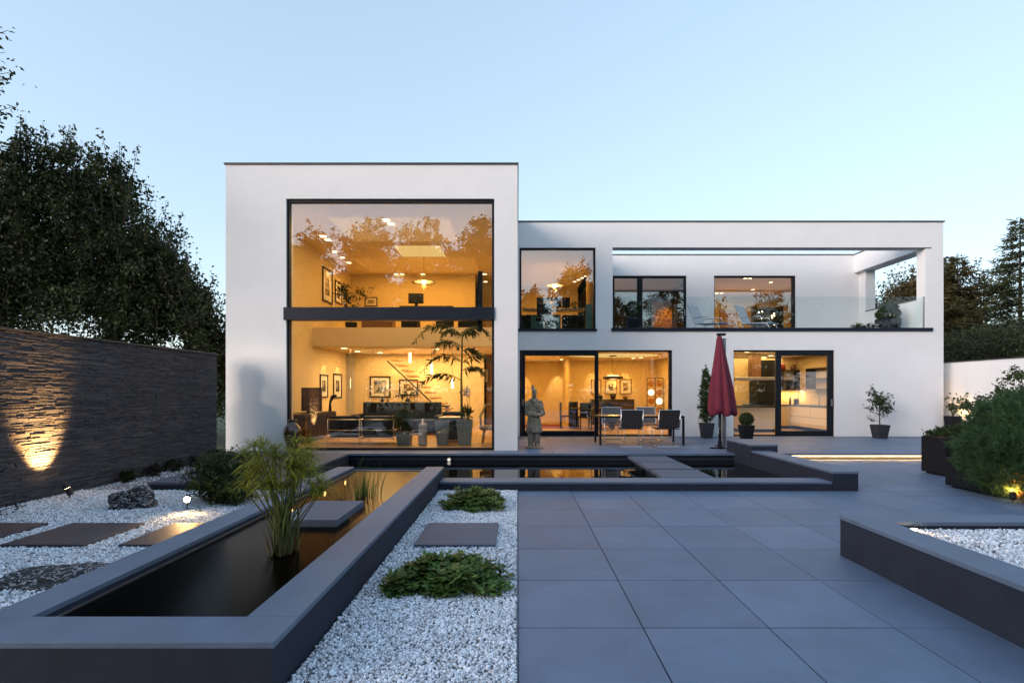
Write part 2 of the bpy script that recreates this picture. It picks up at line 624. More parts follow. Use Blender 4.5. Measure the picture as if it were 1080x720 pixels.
# ---- long back pond along the terrace
bp_ = thing('pond_edge', 'low basalt edge of the long pond running along the terrace', 'pond edge', (1.8, 7.7, 0))
g = MB()
xs = [-3.67, -2.89, -2.876]
g.box(-3.67, -2.885, 7.54, 7.90, 0.104, 0.136)
g.build('coping', M['rim'], bp_, bevel=0.003)
g = MB()
x = -1.175
while x < 4.72:
    x1 = min(x + 1.18, 4.727)
    g.box(x, x1 - 0.0012, 7.54, 7.90, 0.104, 0.136)
    x = x1
g.build('coping', M['rim'], bp_, bevel=0.003)
g = MB()
g.box(-3.67, -2.885, 7.546, 7.894, -0.5, 0.1035)
g.box(-1.175, 4.727, 7.546, 7.894, -0.5, 0.1035)
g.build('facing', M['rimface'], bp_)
g = MB()
g.box(-3.66, 4.725, 7.9, 11.01, -0.62, -0.5)
g.build('pond_floor', M['poolbed'], bp_)
g = MB()
sheet(g, -3.66, -2.625, 7.897, 11.015, -0.04)
sheet(g, -2.6245, -1.4555, 8.055, 11.015, -0.04)
sheet(g, -1.455, 4.728, 7.897, 11.015, -0.04)
struct(g.build('pond_water', M['water']))

rw = thing('pond_wall', 'raised basalt side wall closing the right end of the long pond', 'pond wall', (4.92, 8.8, 0))
g = MB(); g.box(4.73, 5.12, 7.54, 10.165, 0.2555, 0.289); g.build('coping', M['rim'], rw, bevel=0.003)
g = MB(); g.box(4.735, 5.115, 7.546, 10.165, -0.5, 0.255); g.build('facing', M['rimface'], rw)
rb = thing('stone_block', 'chunky dark stone block at the back end of the pond side wall', 'stone block', (5.0, 10.8, 0))
g = MB(); g.box(4.73, 5.27, 10.17, 11.4, 0.3755, 0.409); g.build('coping', M['rim'], rb, bevel=0.003)
g = MB(); g.box(4.735, 5.265, 10.176, 11.39, -0.5, 0.375); g.build('facing', M['rimface'], rb)
pl = thing('stone_platform', 'low wide stone platform between slate wall and pond, leading to the terrace', 'platform', (-4.6, 9.2, 0))
g = MB()
tiles(g, -5.56, -3.67, 7.54, 10.955, 0.131, 0.04, ox=-5.56, oy=7.54, gap=0.004)
g.build('paving_top', M['slab'], pl, bevel=0.003)
g = MB(); g.box(-5.55, -3.68, 7.55, 10.955, -0.6, 0.0905); g.build('facing', M['rimface'], pl)

def step(x0, x1, y0, y1, z, th, label, group, foot=None):
    g = MB()
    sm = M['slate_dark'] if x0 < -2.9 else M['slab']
    if foot is None:
        g.box(x0, x1, y0, y1, z - th, z)
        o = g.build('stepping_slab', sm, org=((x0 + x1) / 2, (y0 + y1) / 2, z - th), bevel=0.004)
        return tag(o, label, 'stepping stone', group)
    t = thing('stepping_slab', label, 'stepping stone', ((x0 + x1) / 2, (y0 + y1) / 2, foot), group)
    g.box(x0, x1, y0, y1, z - th, z)
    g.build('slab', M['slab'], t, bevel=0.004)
    g = MB(); g.box(x0 + 0.12, x1 - 0.12, y0 + 0.12, y1 - 0.12, foot, z - th - 0.0005)
    g.build('pedestal', M['rimface'], t)
    return t
step(2.30, 3.10, 7.93, 8.70, 0.139, 0.055, 'stepping slab in the long pond touching its front edge', 'stepping slabs over the long pond', -0.5)
step(2.30, 3.10, 8.83, 9.63, 0.139, 0.055, 'middle of the three stepping slabs crossing the long pond', 'stepping slabs over the long pond', -0.5)
step(2.30, 3.10, 9.72, 10.50, 0.139, 0.055, 'stepping slab in the long pond nearest to the terrace', 'stepping slabs over the long pond', -0.5)
step(-2.27, -1.70, 4.73, 5.55, 0.289, 0.075, 'square slab floating over the raised pond behind the papyrus', 'slate slabs in a row', -0.26)
step(-0.99, -0.21, 4.78, 5.57, 0.04, 0.035, 'square slate slab set in the gravel strip between two ground cover plants', 'slate slabs in a row')
step(-3.80, -3.0, 4.78, 5.57, 0.04, 0.035, 'slate slab in white gravel next to the pond edge, warm light on its corner', 'slate slabs in a row')
step(-4.93, -4.13, 4.78, 5.57, 0.04, 0.035, 'whole slate slab in white gravel, second from the raised pond', 'slate slabs in a row')
step(-6.0, -5.2, 4.78, 5.57, 0.04, 0.035, 'slate slab in white gravel cut by the left picture edge', 'slate slabs in a row')

# ---- right planter with gravel
rp = thing('raised_bed', 'low raised bed walled in dark stone and filled with white gravel', 'raised bed', (4.7, 2.6, 0))
g = MB()
g.box(2.94, 7.2, 4.345, 4.595, 0.332, 0.366)
y = 0.6
while y < 4.34:
    y1 = min(y + 1.25, 4.3435)
    g.box(2.94, 3.24, y, y1 - 0.0012, 0.332, 0.366)
    y = y1
g.build('coping', M['rim'], rp, bevel=0.003)
g = MB()
g.box(2.946, 7.19, 4.351, 4.589, 0.0, 0.3315)
g.box(2.946, 3.234, 0.61, 4.3505, 0.0, 0.3315)
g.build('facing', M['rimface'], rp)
g = MB(); g.box(3.2345, 7.19, 0.7, 4.3505, 0.0, 0.292); g.build('gravel_bed', M['gravelbed'], rp)
chips('gravel', [(3.245, 6.2, 2.2, 4.34, 4600)], 0.297, 0.012, 'loose white gravel inside the raised bed on the right', 3)

# ---- LED step
ls = thing('step_light', 'warm light strip glowing under the long terrace step', 'strip light', (7.6, 11.0, 0.09))
g = MB(); g.box(5.55, 9.2, 10.995, 11.012, 0.074, 0.0855); g.build('diffuser', M['led'], ls)
g = MB(); g.box(5.5, 9.25, 11.0155, 11.0195, 0.05, 0.0855); g.build('channel', M['steel'], ls)
for k_ in range(3):
    lamp('AREA', (6.16 + 1.22 * k_, 10.985, 0.078), 1.1, (1.0, 0.58, 0.2), 1.2, target=(6.16 + 1.22 * k_, 11.03, 0.0), size_y=0.012)

# ---- white garden wall on the right
ww = thing('garden_wall', 'smooth white rendered garden wall beside the house, glowing near its lamp', 'wall', (13.3, 12, 0))
g = MB(); g.box(13.2, 13.42, 5.0, 16.5, -0.03, 2.36); g.build('wall', M['plaster'], ww)
g = MB(); g.box(13.17, 13.45, 4.97, 16.5, 2.3605, 2.39); g.build('coping', M['coping'], ww, bevel=0.003)

# ================================================================== THE HOUSE
hs = thing('house', 'modern white flat roofed villa with tall glass window and roof terrace', 'house', (0, 14, 0))
DL, DR = 11.48, 15.07
# left wing outer walls
g = MB()
g.box(-6.67, -5.29, DL, DL + 0.36, 0.0, 6.66)
g.box(-0.535, -0.002, DL, DL + 0.36, 0.0, 6.66)
g.box(-5.29, -0.535, DL, DL + 0.36, 5.885, 6.66)
g.box(-6.67, -6.31, DL + 0.36, 24.0, 0.0, 6.66)
g.box(-0.302, -0.002, DL + 0.36, DR + 0.35, 0.0, 6.66)
g.box(-0.302, -0.002, DR + 0.35, 24.0, 0.0, 6.66)
g.box(-6.31, -0.302, 23.7, 24.0, 0.0, 6.66)
g.build('wall', M['plaster'], hs)
g = MB()
g.box(-6.70, 0.02, DL - 0.03, DL + 0.4, 6.6605, 6.70)
g.box(-6.70, -6.28, DL + 0.4, 24.03, 6.6605, 6.70)
g.box(-0.33, 0.02, DL + 0.4, 24.03, 6.6605, 6.70)
g.build('roof_coping', M['coping'], hs, bevel=0.003)
g = MB(); g.box(-6.31, -0.303, DL + 0.361, 23.7, 6.2, 6.4); g.build('roof', M['coping'], hs)
# right wing front wall
FT = 0.34
g = MB()
y0, y1 = DR, DR + FT
zt, zr, zm0, zm1, zb = 6.555, 6.44, 5.79, 3.30, 2.72
g.box(0, 12.77, y0, y1, zm0, zt)
g.box(0, 0.05, y0, y1, zm1, zm0)
g.box(2.34, 2.845, y0, y1, zm1, zm0)
g.box(12.23, 12.77, y0, y1, zm1, zm0)
g.box(0, 12.77, y0, y1, zb, zm1)
g.box(0, 0.06, y0, y1, 0.0, zb)
g.box(4.64, 6.475, y0, y1, 0.0, zb)
g.box(9.51, 12.77, y0, y1, 0.0, zb)
# right side: wall, parapet, beam, corner post
g.box(12.43, 12.77, y1, 24, 0.0, 3.30)
g.box(12.43, 12.77, y1, 18.3, 3.30, 4.325)
g.box(12.25, 12.77, y1, 18.3, zm0, zr)
g.box(12.43, 12.77, 17.95, 18.3, 4.325, zm0)
# recess: back wall with two windows, left wall
B0, B1 = 18.3, 18.6
g.box(2.52, 12.77, B0, B1, 5.69, zr)
g.box(2.845, 3.46, B0, B1, 3.30, 5.69)
g.box(6.15, 7.15, B0, B1, 3.30, 5.69)
g.box(10.13, 12.77, B0, B1, 3.30, 5.69)
g.box(2.52, 2.845, y1, B0, 3.30, zr)
g.box(12.43, 12.77, B1, 24, 3.30, zr)
g.box(0, 12.43, 23.7, 24, 0, zr)
g.build('wall', M['plaster'], hs)
g = MB()
g.box(0.021, 12.80, DR - 0.03, y1 + 0.03, zt + 0.0005, zt + 0.036)
g.box(12.22, 12.80, y1 + 0.001, 24.03, zr + 0.0005, zr + 0.03)
g.box(2.5, 12.22, B0 - 0.03, B1, zr + 0.0005, zr + 0.03)
g.box(12.40, 12.80, y1 + 0.01, 17.94, 4.3255, 4.352)
g.build('roof_coping', M['coping'], hs, bevel=0.003)
g = MB()
g.box(0.0, 2.519, y1, 23.7, 6.1, 6.35)
g.box(2.519, 12.43, B1, 23.7, 6.1, 6.35)
g.build('roof', M['coping'], hs)
# floors and ceilings
g = MB(); g.box(-6.308, -0.304, DL + 0.02, 23.69, 0.0, 0.14); g.build('floor', M['oak'], hs)
g = MB(); g.box(0.002, 12.428, DR + 0.02, 23.69, 0.0, 0.14); g.build('floor', M['stonefloor'], hs)
GD, BK = 15.4, 18.6
g = MB(); g.box(-6.308, -0.304, GD, 23.69, 2.87, 3.44); g.build('gallery_slab', M['cream'], hs)
g = MB(); g.box(-6.308, -0.304, DL + 0.362, 23.69, 5.885, 5.95); g.build('ceiling', M['cream'], hs)
g = MB()
g.box(0.002, 12.428, y1 + 0.001, 23.69, 2.75, 3.295)
g.build('floor_slab', M['cream'], hs)
g = MB(); g.box(0.002, 2.517, y1 + 0.001, 23.69, 5.80, 5.85); g.box(2.85, 12.428, B1 + 0.001, 23.69, 5.75, 5.85)
g.build('ceiling', M['cream'], hs)
g = MB(); g.box(2.85, 12.42, y1 - 0.05, B0 - 0.001, 3.2955, 3.33); g.build('balcony_floor', M['paving'], hs)
# interior partitions
g = MB()
g.box(-6.309, -6.29, DL + 0.362, 23.69, 0.1405, 5.884)         # lining of the left wall
g.box(-6.29, -1.25, BK, BK + 0.15, 0.1405, 2.869)
g.box(-6.29, -1.6, 18.9, 19.05, 3.4405, 5.884)
g.box(-1.58, -0.31, 20.6, 20.7, 3.4405, 5.884)
g.build('inner_wall', M['cream_wall'], hs)
g = MB(); g.box(-1.22, -0.31, 19.6, 19.7, 0.1405, 2.869)
g.build('wood_wall', M['woodpanel'], hs)
g = MB(); g.box(-6.29, -6.05, 18.42, 18.598, 0.1405, 2.868); g.build('curtain_box', M['greywall'], hs)
g = MB()
g.box(0.01, 1.9, 21.4, 21.5, 0.1405, 2.749)        # hall back wall
g.box(1.98, 5.7, 20.6, 20.7, 0.1405, 2.749)        # dining back wall
g.box(1.9, 1.98, 19.0, 21.4, 0.1405, 2.749)        # partition
g.box(5.7, 5.85, y1 + 0.001, 20.7, 0.1405, 2.749)
g.box(5.851, 12.42, 18.7, 18.8, 0.1405, 2.749)     # kitchen back wall
g.box(10.45, 10.6, y1 + 0.001, 18.7, 0.1405, 2.749)
g.box(0.01, 2.51, 21.0, 21.1, 3.2955, 5.799)       # study back wall
g.box(6.651, 12.42, 22.4, 22.5, 3.2955, 5.749)
g.build('inner_wall', M['cream_wall'], hs)

g = MB(); g.box(2.85, 6.55, 21.4, 21.5, 3.2955, 5.749); g.box(6.55, 6.65, B1 + 0.001, 22.39, 3.2955, 5.749); g.build('dark_room_wall', mat('unlit_room_shade', (0.05, 0.045, 0.05), .8), hs)  # darkness of the unlit room put into the wall colour
# ---- windows
def frame_rect(mb, x0, x1, y0, y1, z0, z1, w, wb=None, wt=None, wl_=None, wr=None):
    wb = w if wb is None else wb
    wt = w if wt is None else wt
    wl_ = w if wl_ is None else wl_
    wr = w if wr is None else wr
    mb.box(x0, x1, y0, y1, z1 - wt, z1)
    mb.box(x0, x1, y0, y1, z0, z0 + wb)
    mb.box(x0, x0 + wl_, y0, y1, z0 + wb, z1 - wt)
    mb.box(x1 - wr, x1, y0, y1, z0 + wb, z1 - wt)
def pane(parent, x0, x1, y, z0, z1, m='glass'):
    g = MB(); g.box(x0, x1, y, y + 0.012, z0, z1)
    return g.build('pane', M[m], parent)
# big two storey window
g = MB()
frame_rect(g, -5.288, -0.537, DL + 0.05, DL + 0.16, 0.14, 5.883, 0.055, wb=0.05, wt=0.065)
w1 = g.build('tall_window', M['alu'], hs, bevel=0.003)
g = MB(); g.box(-5.34, -0.531, DL - 0.035, DL + 0.2, 3.115, 3.405); g.build('fascia_beam', M['alu_band'], w1, bevel=0.004)
pane(w1, -5.233, -0.592, DL + 0.10, 3.406, 5.818)
pane(w1, -5.233, -3.86, DL + 0.10, 0.19, 3.114)
pane(w1, -3.858, -0.592, DL + 0.102, 0.19, 3.114)
g = MB(); g.box(-0.93, -0.82, DL + 0.22, DL + 0.32, 2.9, 4.28); g.build('steel_post', M['alu'], w1, bevel=0.003)
# study window
g = MB(); frame_rect(g, 0.052, 2.338, DR + 0.05, DR + 0.14, 3.302, 5.788, 0.06, wt=0.05)
w2 = g.build('study_window', M['alu'], hs, bevel=0.003)
pane(w2, 0.112, 2.278, DR + 0.09, 3.362, 5.738)
g = MB(); g.box(0.02, 2.37, DR - 0.05, DR + 0.05, 3.285, 3.36); g.build('sill', M['alu_band'], w2, bevel=0.003)
# upper bedroom windows in the recess
g = MB()
frame_rect(g, 3.462, 6.148, B0 + 0.04, B0 + 0.13, 3.332, 5.688, 0.075)
g.box(4.37, 4.56, B0 + 0.04, B0 + 0.13, 3.407, 5.613)
w3 = g.build('terrace_window', M['alu'], hs, bevel=0.003)
pane(w3, 3.537, 4.37, B0 + 0.08, 3.407, 5.613)
pane(w3, 4.56, 6.073, B0 + 0.08, 3.407, 5.613)
g = MB(); g.box(6.075, 6.10, B0 - 0.01, B0 + 0.038, 4.25, 4.45); g.build('handle', M['steel'], w3)
g = MB()
frame_rect(g, 7.152, 10.128, B0 + 0.04, B0 + 0.13, 3.332, 5.688, 0.06, wl_=0.03, wr=0.11)
w4 = g.build('terrace_window', M['alu'], hs, bevel=0.003)
pane(w4, 7.182, 8.65, B0 + 0.08, 3.392, 5.628)
pane(w4, 8.652, 10.018, B0 + 0.082, 3.392, 5.628)
# ground floor sliding doors
g = MB()
frame_rect(g, 0.062, 4.638, DR + 0.05, DR + 0.17, 0.136, 2.718, 0.045, wr=0.08)
d1 = g.build('sliding_door', M['alu'], hs, bevel=0.003)
g = MB(); frame_rect(g, 0.108, 2.43, DR + 0.03, DR + 0.10, 0.182, 2.672, 0.115); lf = g.build('door_leaf', M['alu'], d1, bevel=0.003)
pane(lf, 0.223, 2.315, DR + 0.06, 0.297, 2.557)
g = MB(); g.box(0.15, 0.175, DR - 0.02, DR + 0.029, 1.05, 1.25); g.build('handle', M['steel'], lf)
pane(d1, 2.432, 4.557, DR + 0.12, 0.182, 2.672)
g = MB()
frame_rect(g, 6.477, 9.508, DR + 0.05, DR + 0.17, 0.136, 2.718, 0.045, wl_=0.03)
d2 = g.build('sliding_door', M['alu'], hs, bevel=0.003)
g = MB(); frame_rect(g, 7.76, 9.46, DR + 0.03, DR + 0.10, 0.182, 2.672, 0.115, wl_=0.16, wr=0.14); lf = g.build('door_leaf', M['alu'], d2, bevel=0.003)
pane(lf, 7.92, 9.32, DR + 0.06, 0.297, 2.557)
g = MB(); g.box(9.40, 9.425, DR - 0.02, DR + 0.029, 1.05, 1.25); g.build('handle', M['steel'], lf)
pane(d2, 6.508, 7.758, DR + 0.12, 0.182, 2.672)

# balcony: dark sill band, soffit strip, balustrade
g = MB()
g.box(2.81, 12.42, DR - 0.05, DR + 0.05, 3.285, 3.385)
g.build('balcony_sill', M['alu_band'], hs, bevel=0.003)
g = MB(); g.box(2.85, 12.40, DR - 0.012, DR + 0.06, 5.765, 5.789); g.build('soffit_track', M['alu_band'], hs, bevel=0.003)
g = MB(); g.box(2.86, 12.22, DR + 0.02, DR + 0.04, 3.3855, 3.392); bl = g.build('balustrade', M['alu'], hs)
xs = [2.86, 4.78, 6.68, 8.55, 10.4, 12.2]
for i in range(5):
    g = MB(); g.box(xs[i] + 0.006, xs[i + 1] - 0.006, DR + 0.024, DR + 0.036, 3.39, 4.32)
    g.build('glass_panel', M['balglass'], bl)
g = MB(); g.box(12.19, 12.215, DR + 0.02, DR + 0.045, 3.393, 4.33); g.build('end_post', M['steel'], bl)

# staircase behind the living room (straight flight seen from the side)
g = MB()
for i in range(13):
    x0 = -4.4 + i * 0.2
    z0 = 2.60 - i * 0.19
    g.box(x0, x0 + 0.27, 17.2, 18.1, z0 - 0.05, z0)
st = g.build('staircase', M['woodpanel'], hs)
g = MB()
g.tube([(-4.45, 17.15, 2.52), (-1.9, 17.15, 0.14)], 0.028, 6)
g.build('stringer', M['darkwood'], st)
# ================================================================== LIT LAMPS OF THE HOUSE
WARM = (1.0, 0.51, 0.11)
WARM2 = (1.0, 0.63, 0.25)
K = 0.3
def ceiling(x, y, z, e, sx, sy, col=WARM):
    lamp('AREA', (x, y, z), e * K, col, sx, target=(x, y, z - 1), size_y=sy)
ceiling(-3.4, 17.2, 5.8, 60, 4.0, 2.0)
ceiling(-3.4, 17.0, 2.82, 140, 4.2, 2.4, WARM2)
ceiling(-3.2, 13.4, 5.78, 72, 3.0, 2.0, WARM2)
ceiling(0.95, 18.4, 2.70, 50, 1.2, 3.5)
ceiling(3.8, 18.2, 2.70, 66, 3.0, 3.5)
ceiling(8.1, 17.6, 2.70, 80, 3.5, 3.0, WARM2)
ceiling(1.3, 18.2, 5.7, 26, 1.6, 3.5)
ceiling(4.9, 20.2, 5.6, 2, 2.0, 1.5)
ceiling(9.0, 20.2, 5.6, 38, 3.5, 2.0)
ceiling(7.9, 16.0, 2.72, 22, 2.0, 0.6, WARM2)  # fill lamp added to brighten the front of the kitchen island
# ================================================================== VEGETATION
def leafmat(name, dark, light, tr=0.25, rough=0.55, island=0.45):
    return mat(name, dark, rough, hue=light, var=0.2, scale=1.6, island=island, translucent=tr, spec=0.2)
M['leaf_dark'] = leafmat('dark_leaves', (0.014, 0.025, 0.009), (0.042, 0.056, 0.016))
M['leaf_mid'] = leafmat('garden_tree_leaves', (0.025, 0.04, 0.014), (0.06, 0.075, 0.025))
M['leaf_red'] = leafmat('reddish_leaves', (0.06, 0.045, 0.022), (0.14, 0.11, 0.05))
M['leaf_autumn'] = leafmat('brown_foliage', (0.048, 0.050, 0.022), (0.125, 0.105, 0.04))
M['leaf_ground'] = leafmat('glossy_ground_leaves', (0.060, 0.115, 0.026), (0.13, 0.22, 0.06), 0.25, 0.4)
M['leaf_box'] = leafmat('box_leaves', (0.022, 0.045, 0.014), (0.06, 0.09, 0.026), 0.15)
M['leaf_shrub'] = leafmat('shrub_leaves', (0.035, 0.055, 0.02), (0.09, 0.12, 0.045), 0.25)
M['papyrus'] = leafmat('papyrus_green', (0.17, 0.20, 0.02), (0.42, 0.42, 0.07), 0.45)
M['reed'] = leafmat('reed_green', (0.06, 0.12, 0.025), (0.12, 0.2, 0.05), 0.3)
M['pine'] = leafmat('pine_needles', (0.028, 0.070, 0.030), (0.075, 0.145, 0.055), 0.15)
M['conifer'] = leafmat('conifer_needles', (0.032, 0.046, 0.022), (0.085, 0.10, 0.045), 0.15)
M['maple'] = leafmat('dark_maple', (0.018, 0.012, 0.012), (0.035, 0.022, 0.018), 0.15)
M['bark'] = mat('bark', (0.045, 0.036, 0.03), 0.9, var=0.4, scale=12, stretch=(3, 3, 0.6), bump=0.8, bscale=30)
M['stem'] = mat('green_stem', (0.13, 0.15, 0.035), 0.6, var=0.3, scale=9)
M['flower_white'] = mat('white_petals', (0.75, 0.68, 0.66), 0.6, var=0.08)

def unit(v):
    return v / (np.linalg.norm(v, axis=-1, keepdims=True) + 1e-9)

def leaf_quads(P, size, rg, aspect=0.55, up=None, dirs=None, jitter=1.0):
    n = len(P)
    d = rg.normal(size=(n, 3))
    if dirs is not None:
        d = dirs + d * 0.5 * jitter
    d = unit(d)
    r = rg.normal(size=(n, 3))
    if up is not None:
        r = np.cross(d, np.array([0, 0, 1.0]) + rg.normal(size=(n, 3)) * up)
    s = unit(np.cross(d, r)) if up is None else unit(r)
    L = size * rg.uniform(0.6, 1.3, (n, 1))
    nrm = np.cross(d, s)
    a = P
    b = P + d * L * 0.5 + s * L * aspect * 0.5 + nrm * L * 0.10
    c = P + d * L
    e = P + d * L * 0.5 - s * L * aspect * 0.5 + nrm * L * 0.10
    return np.stack([a, b, c, e], 1)

def blob_points(blobs, n, rg, shell=0.5, clump=None, tight=False):
    """points in a union of ellipsoids (cx,cy,cz,rx,ry,rz), gathered in clumps towards the outside"""
    vol = np.array([b[3] * b[4] * b[5] for b in blobs]) ** 0.75
    cnt = rg.multinomial(n, vol / vol.sum())
    out = []
    for b, k in zip(blobs, cnt):
        nc = max(3, int(k / (clump or 60)))
        d = unit(rg.normal(size=(nc, 3)))
        r = rg.uniform(shell, 1.0, (nc, 1)) ** 0.6
        cen = d * r * rg.uniform(0.74, 1.2, (nc, 1))
        w = rg.integers(0, nc, k)
        spread = rg.uniform(0.07, 0.2, (nc, 1))[w]
        p = cen[w] + rg.normal(size=(k, 3)) * spread
        if tight:
            p = unit(rg.normal(size=(k, 3))) * rg.uniform(0.8, 1.02, (k, 1))
        out.append(p * np.array(b[3:6]) + np.array(b[:3]))
    return np.concatenate(out)

def limb(mb, p0, p1, r0, r1, bend=0.1, n=6, k=5):
    p0, p1 = Vector(p0), Vector(p1)
    L = (p1 - p0).length
    pts, rs = [], []
    off = Vector((rnd.uniform(-1, 1), rnd.uniform(-1, 1), rnd.uniform(-0.5, 0.8))) * L * bend
    for i in range(k + 1):
        t = i / k
        pts.append(p0.lerp(p1, t) + off * math.sin(math.pi * t) * 0.6)
        rs.append(r0 * (1 - t) + r1 * t)
    mb.tube(pts, rs, n)

def tree(label, base, blobs, n, leaf, m, seed, group=None, trunk_r=0.16, aspect=0.55, clump=60, name='tree', cat='tree', twigs=0, shell=0.5):
    rg = np.random.default_rng(seed)
    t = thing(name, label, cat, base, group)
    g = MB()
    ctr = Vector((sum(b[0] for b in blobs) / len(blobs), sum(b[1] for b in blobs) / len(blobs), 0))
    ztop = max(b[2] + b[5] * 0.4 for b in blobs)
    top = Vector((base[0] * 0.6 + ctr.x * 0.4, base[1] * 0.6 + ctr.y * 0.4, ztop))
    limb(g, base, top, trunk_r, trunk_r * 0.2, 0.03, 8, 8)
    for b in blobs:
        f = rnd.uniform(0.3, 0.75)
        p = Vector(base).lerp(top, f)
        limb(g, p, (b[0], b[1], b[2]), trunk_r * 0.45, trunk_r * 0.08, 0.08)
        for _ in range(7):
            d = Vector((rnd.gauss(0, 1), rnd.gauss(0, 1), rnd.gauss(0.3, 0.8))).normalized()
            limb(g, Vector((b[0], b[1], b[2])) - d * 0.1, (b[0] + d.x * b[3] * .95, b[1] + d.y * b[4] * .95, b[2] + d.z * b[5] * .95), trunk_r * 0.14, 0.006, 0.1, 5, 4)
    P = blob_points(blobs, n, rg, shell, clump)
    V = [leaf_quads(P, leaf, rg, aspect)]
    # upright leafy shoots sticking out of the outline
    for _ in range(twigs):
        b = blobs[rg.integers(len(blobs))]
        d = unit(np.array([rg.normal() * 0.6, rg.normal() * 0.5, abs(rg.normal()) + 0.3]))
        s0 = np.array(b[:3]) + d * np.array(b[3:6]) * 0.85
        L = rg.uniform(0.4, 1.1)
        gd = unit(d * 0.35 + np.array([rg.normal() * 0.2, rg.normal() * 0.2, 1.0]))
        g.tube([tuple(s0 - gd * 0.3), tuple(s0 + gd * L * 0.5), tuple(s0 + gd * L)], [0.014, 0.008, 0.003], 4)
        q = s0 + gd * rg.uniform(0, L, (26, 1)) + rg.normal(size=(26, 3)) * 0.035
        V.append(leaf_quads(q, leaf * 0.9, rg, aspect))
    g.build('trunk', M['bark'], t, smooth=True)
    quads('crown', np.concatenate(V), m, t)
    return t

def pb(x, y, rx, ry, d, dy):
    """ellipsoid seen at photo pixel x,y with pixel radii at distance d"""
    p = px(x, y, d)
    return (p.x, d, p.z, rx * d / F, dy, ry * d / F)

# dark broadleaf trees behind the slate wall
tree('dark leafy tree cut by the left picture edge, tallest behind the slate wall', (-15.2, 15.0, -0.03),
     [pb(-10, 245, 60, 70, 15.5, 1.8), pb(25, 218, 40, 48, 15, 1.5), pb(45, 280, 55, 55, 15, 1.7), pb(5, 310, 60, 50, 14.5, 1.6), pb(28, 185, 22, 28, 15, .8)], 30000, 0.13, M['leaf_dark'], 21, 'trees behind the slate wall', 0.2, twigs=110, shell=.1)
tree('dark leafy tree of middle height in the middle of the slate wall backdrop', (-12.4, 15.6, -0.03),
     [pb(95, 235, 45, 55, 15.6, 1.6), pb(120, 200, 24, 32, 15.4, 1.0), pb(90, 300, 55, 48, 15, 1.6), pb(145, 270, 45, 50, 15.6, 1.6), pb(70, 190, 26, 30, 15.6, 1.0)], 30000, 0.125, M['leaf_dark'], 22, 'trees behind the slate wall', 0.18, twigs=95, shell=.1)
tree('lower dark leafy tree next to the white house corner', (-9.9, 15.2, -0.03),
     [pb(170, 302, 36, 40, 15.2, 1.4), pb(200, 328, 24, 32, 15.0, 1.0), pb(150, 335, 45, 32, 14.8, 1.4), pb(215, 352, 22, 28, 14.6, 0.9), pb(170, 275, 18, 20, 15.2, .8), pb(232, 395, 16, 45, 14.9, .8)], 27000, 0.115, M['leaf_dark'], 23, 'trees behind the slate wall', 0.15, twigs=70, shell=.1)
# hedge filling the gap under the crowns
tree('dense dark hedge shrub in the gap under the trees', (-10.8, 13.3, -0.03),
     [(-16.5, 13.8, 2.6, 2.0, 1.0, 2.1), (-14.5, 13.6, 2.6, 2.0, 1.0, 2.2), (-12, 13.4, 2.5, 1.8, 0.9, 2.0), (-9.8, 13.6, 2.2, 1.6, 0.9, 1.8), (-7.9, 14.2, 1.6, 0.8, 0.8, 1.6), (-8.4, 15.2, 1.7, 1.1, 0.9, 1.7), (-10.2, 17.5, 1.8, 1.5, 1.0, 1.8)], 20000, 0.11, M['leaf_dark'], 24, None, 0.1, name='hedge_shrub', cat='shrub', shell=.2)
# near tree whose twig tips reach into the frame top left
nt = thing('tree', 'nearest tree, only a few leafy twig tips at the upper left edge', 'tree', (-11.2, 8.2, -0.03))
g = MB()
limb(g, (-11.2, 8.2, -0.03), (-10.9, 8.4, 8.8), 0.17, 0.03, 0.02, 8, 8)
rg = np.random.default_rng(5)
V = []
for (tx, ty) in ((9, 32), (6, 55), (13, 76), (11, 82), (16, 112), (8, 120), (4, 70)):
    tip = px(tx, ty, 8.4)
    st_ = Vector((-10.9, 8.4, tip.z - 0.7))
    limb(g, st_, tip, 0.03, 0.003, 0.05, 5, 6)
    for k in range(40):
        q = st_.lerp(tip, 0.62 + 0.38 * k / 39)
        V.append(leaf_quads(np.array([q + Vector((rnd.gauss(0, .05), rnd.gauss(0, .1), rnd.gauss(0, .05)))]), 0.085, rg, 0.55))
P = blob_points([(-11.2, 8.4, 7.0, 1.75, 1.6, 2.2), (-10.9, 8.2, 5.2, 1.5, 1.5, 1.2)], 5200, rg)
V.append(leaf_quads(P, 0.095, rg))
g.build('trunk', M['bark'], nt, smooth=True)
quads('crown', np.concatenate(V), M['leaf_dark'], nt)

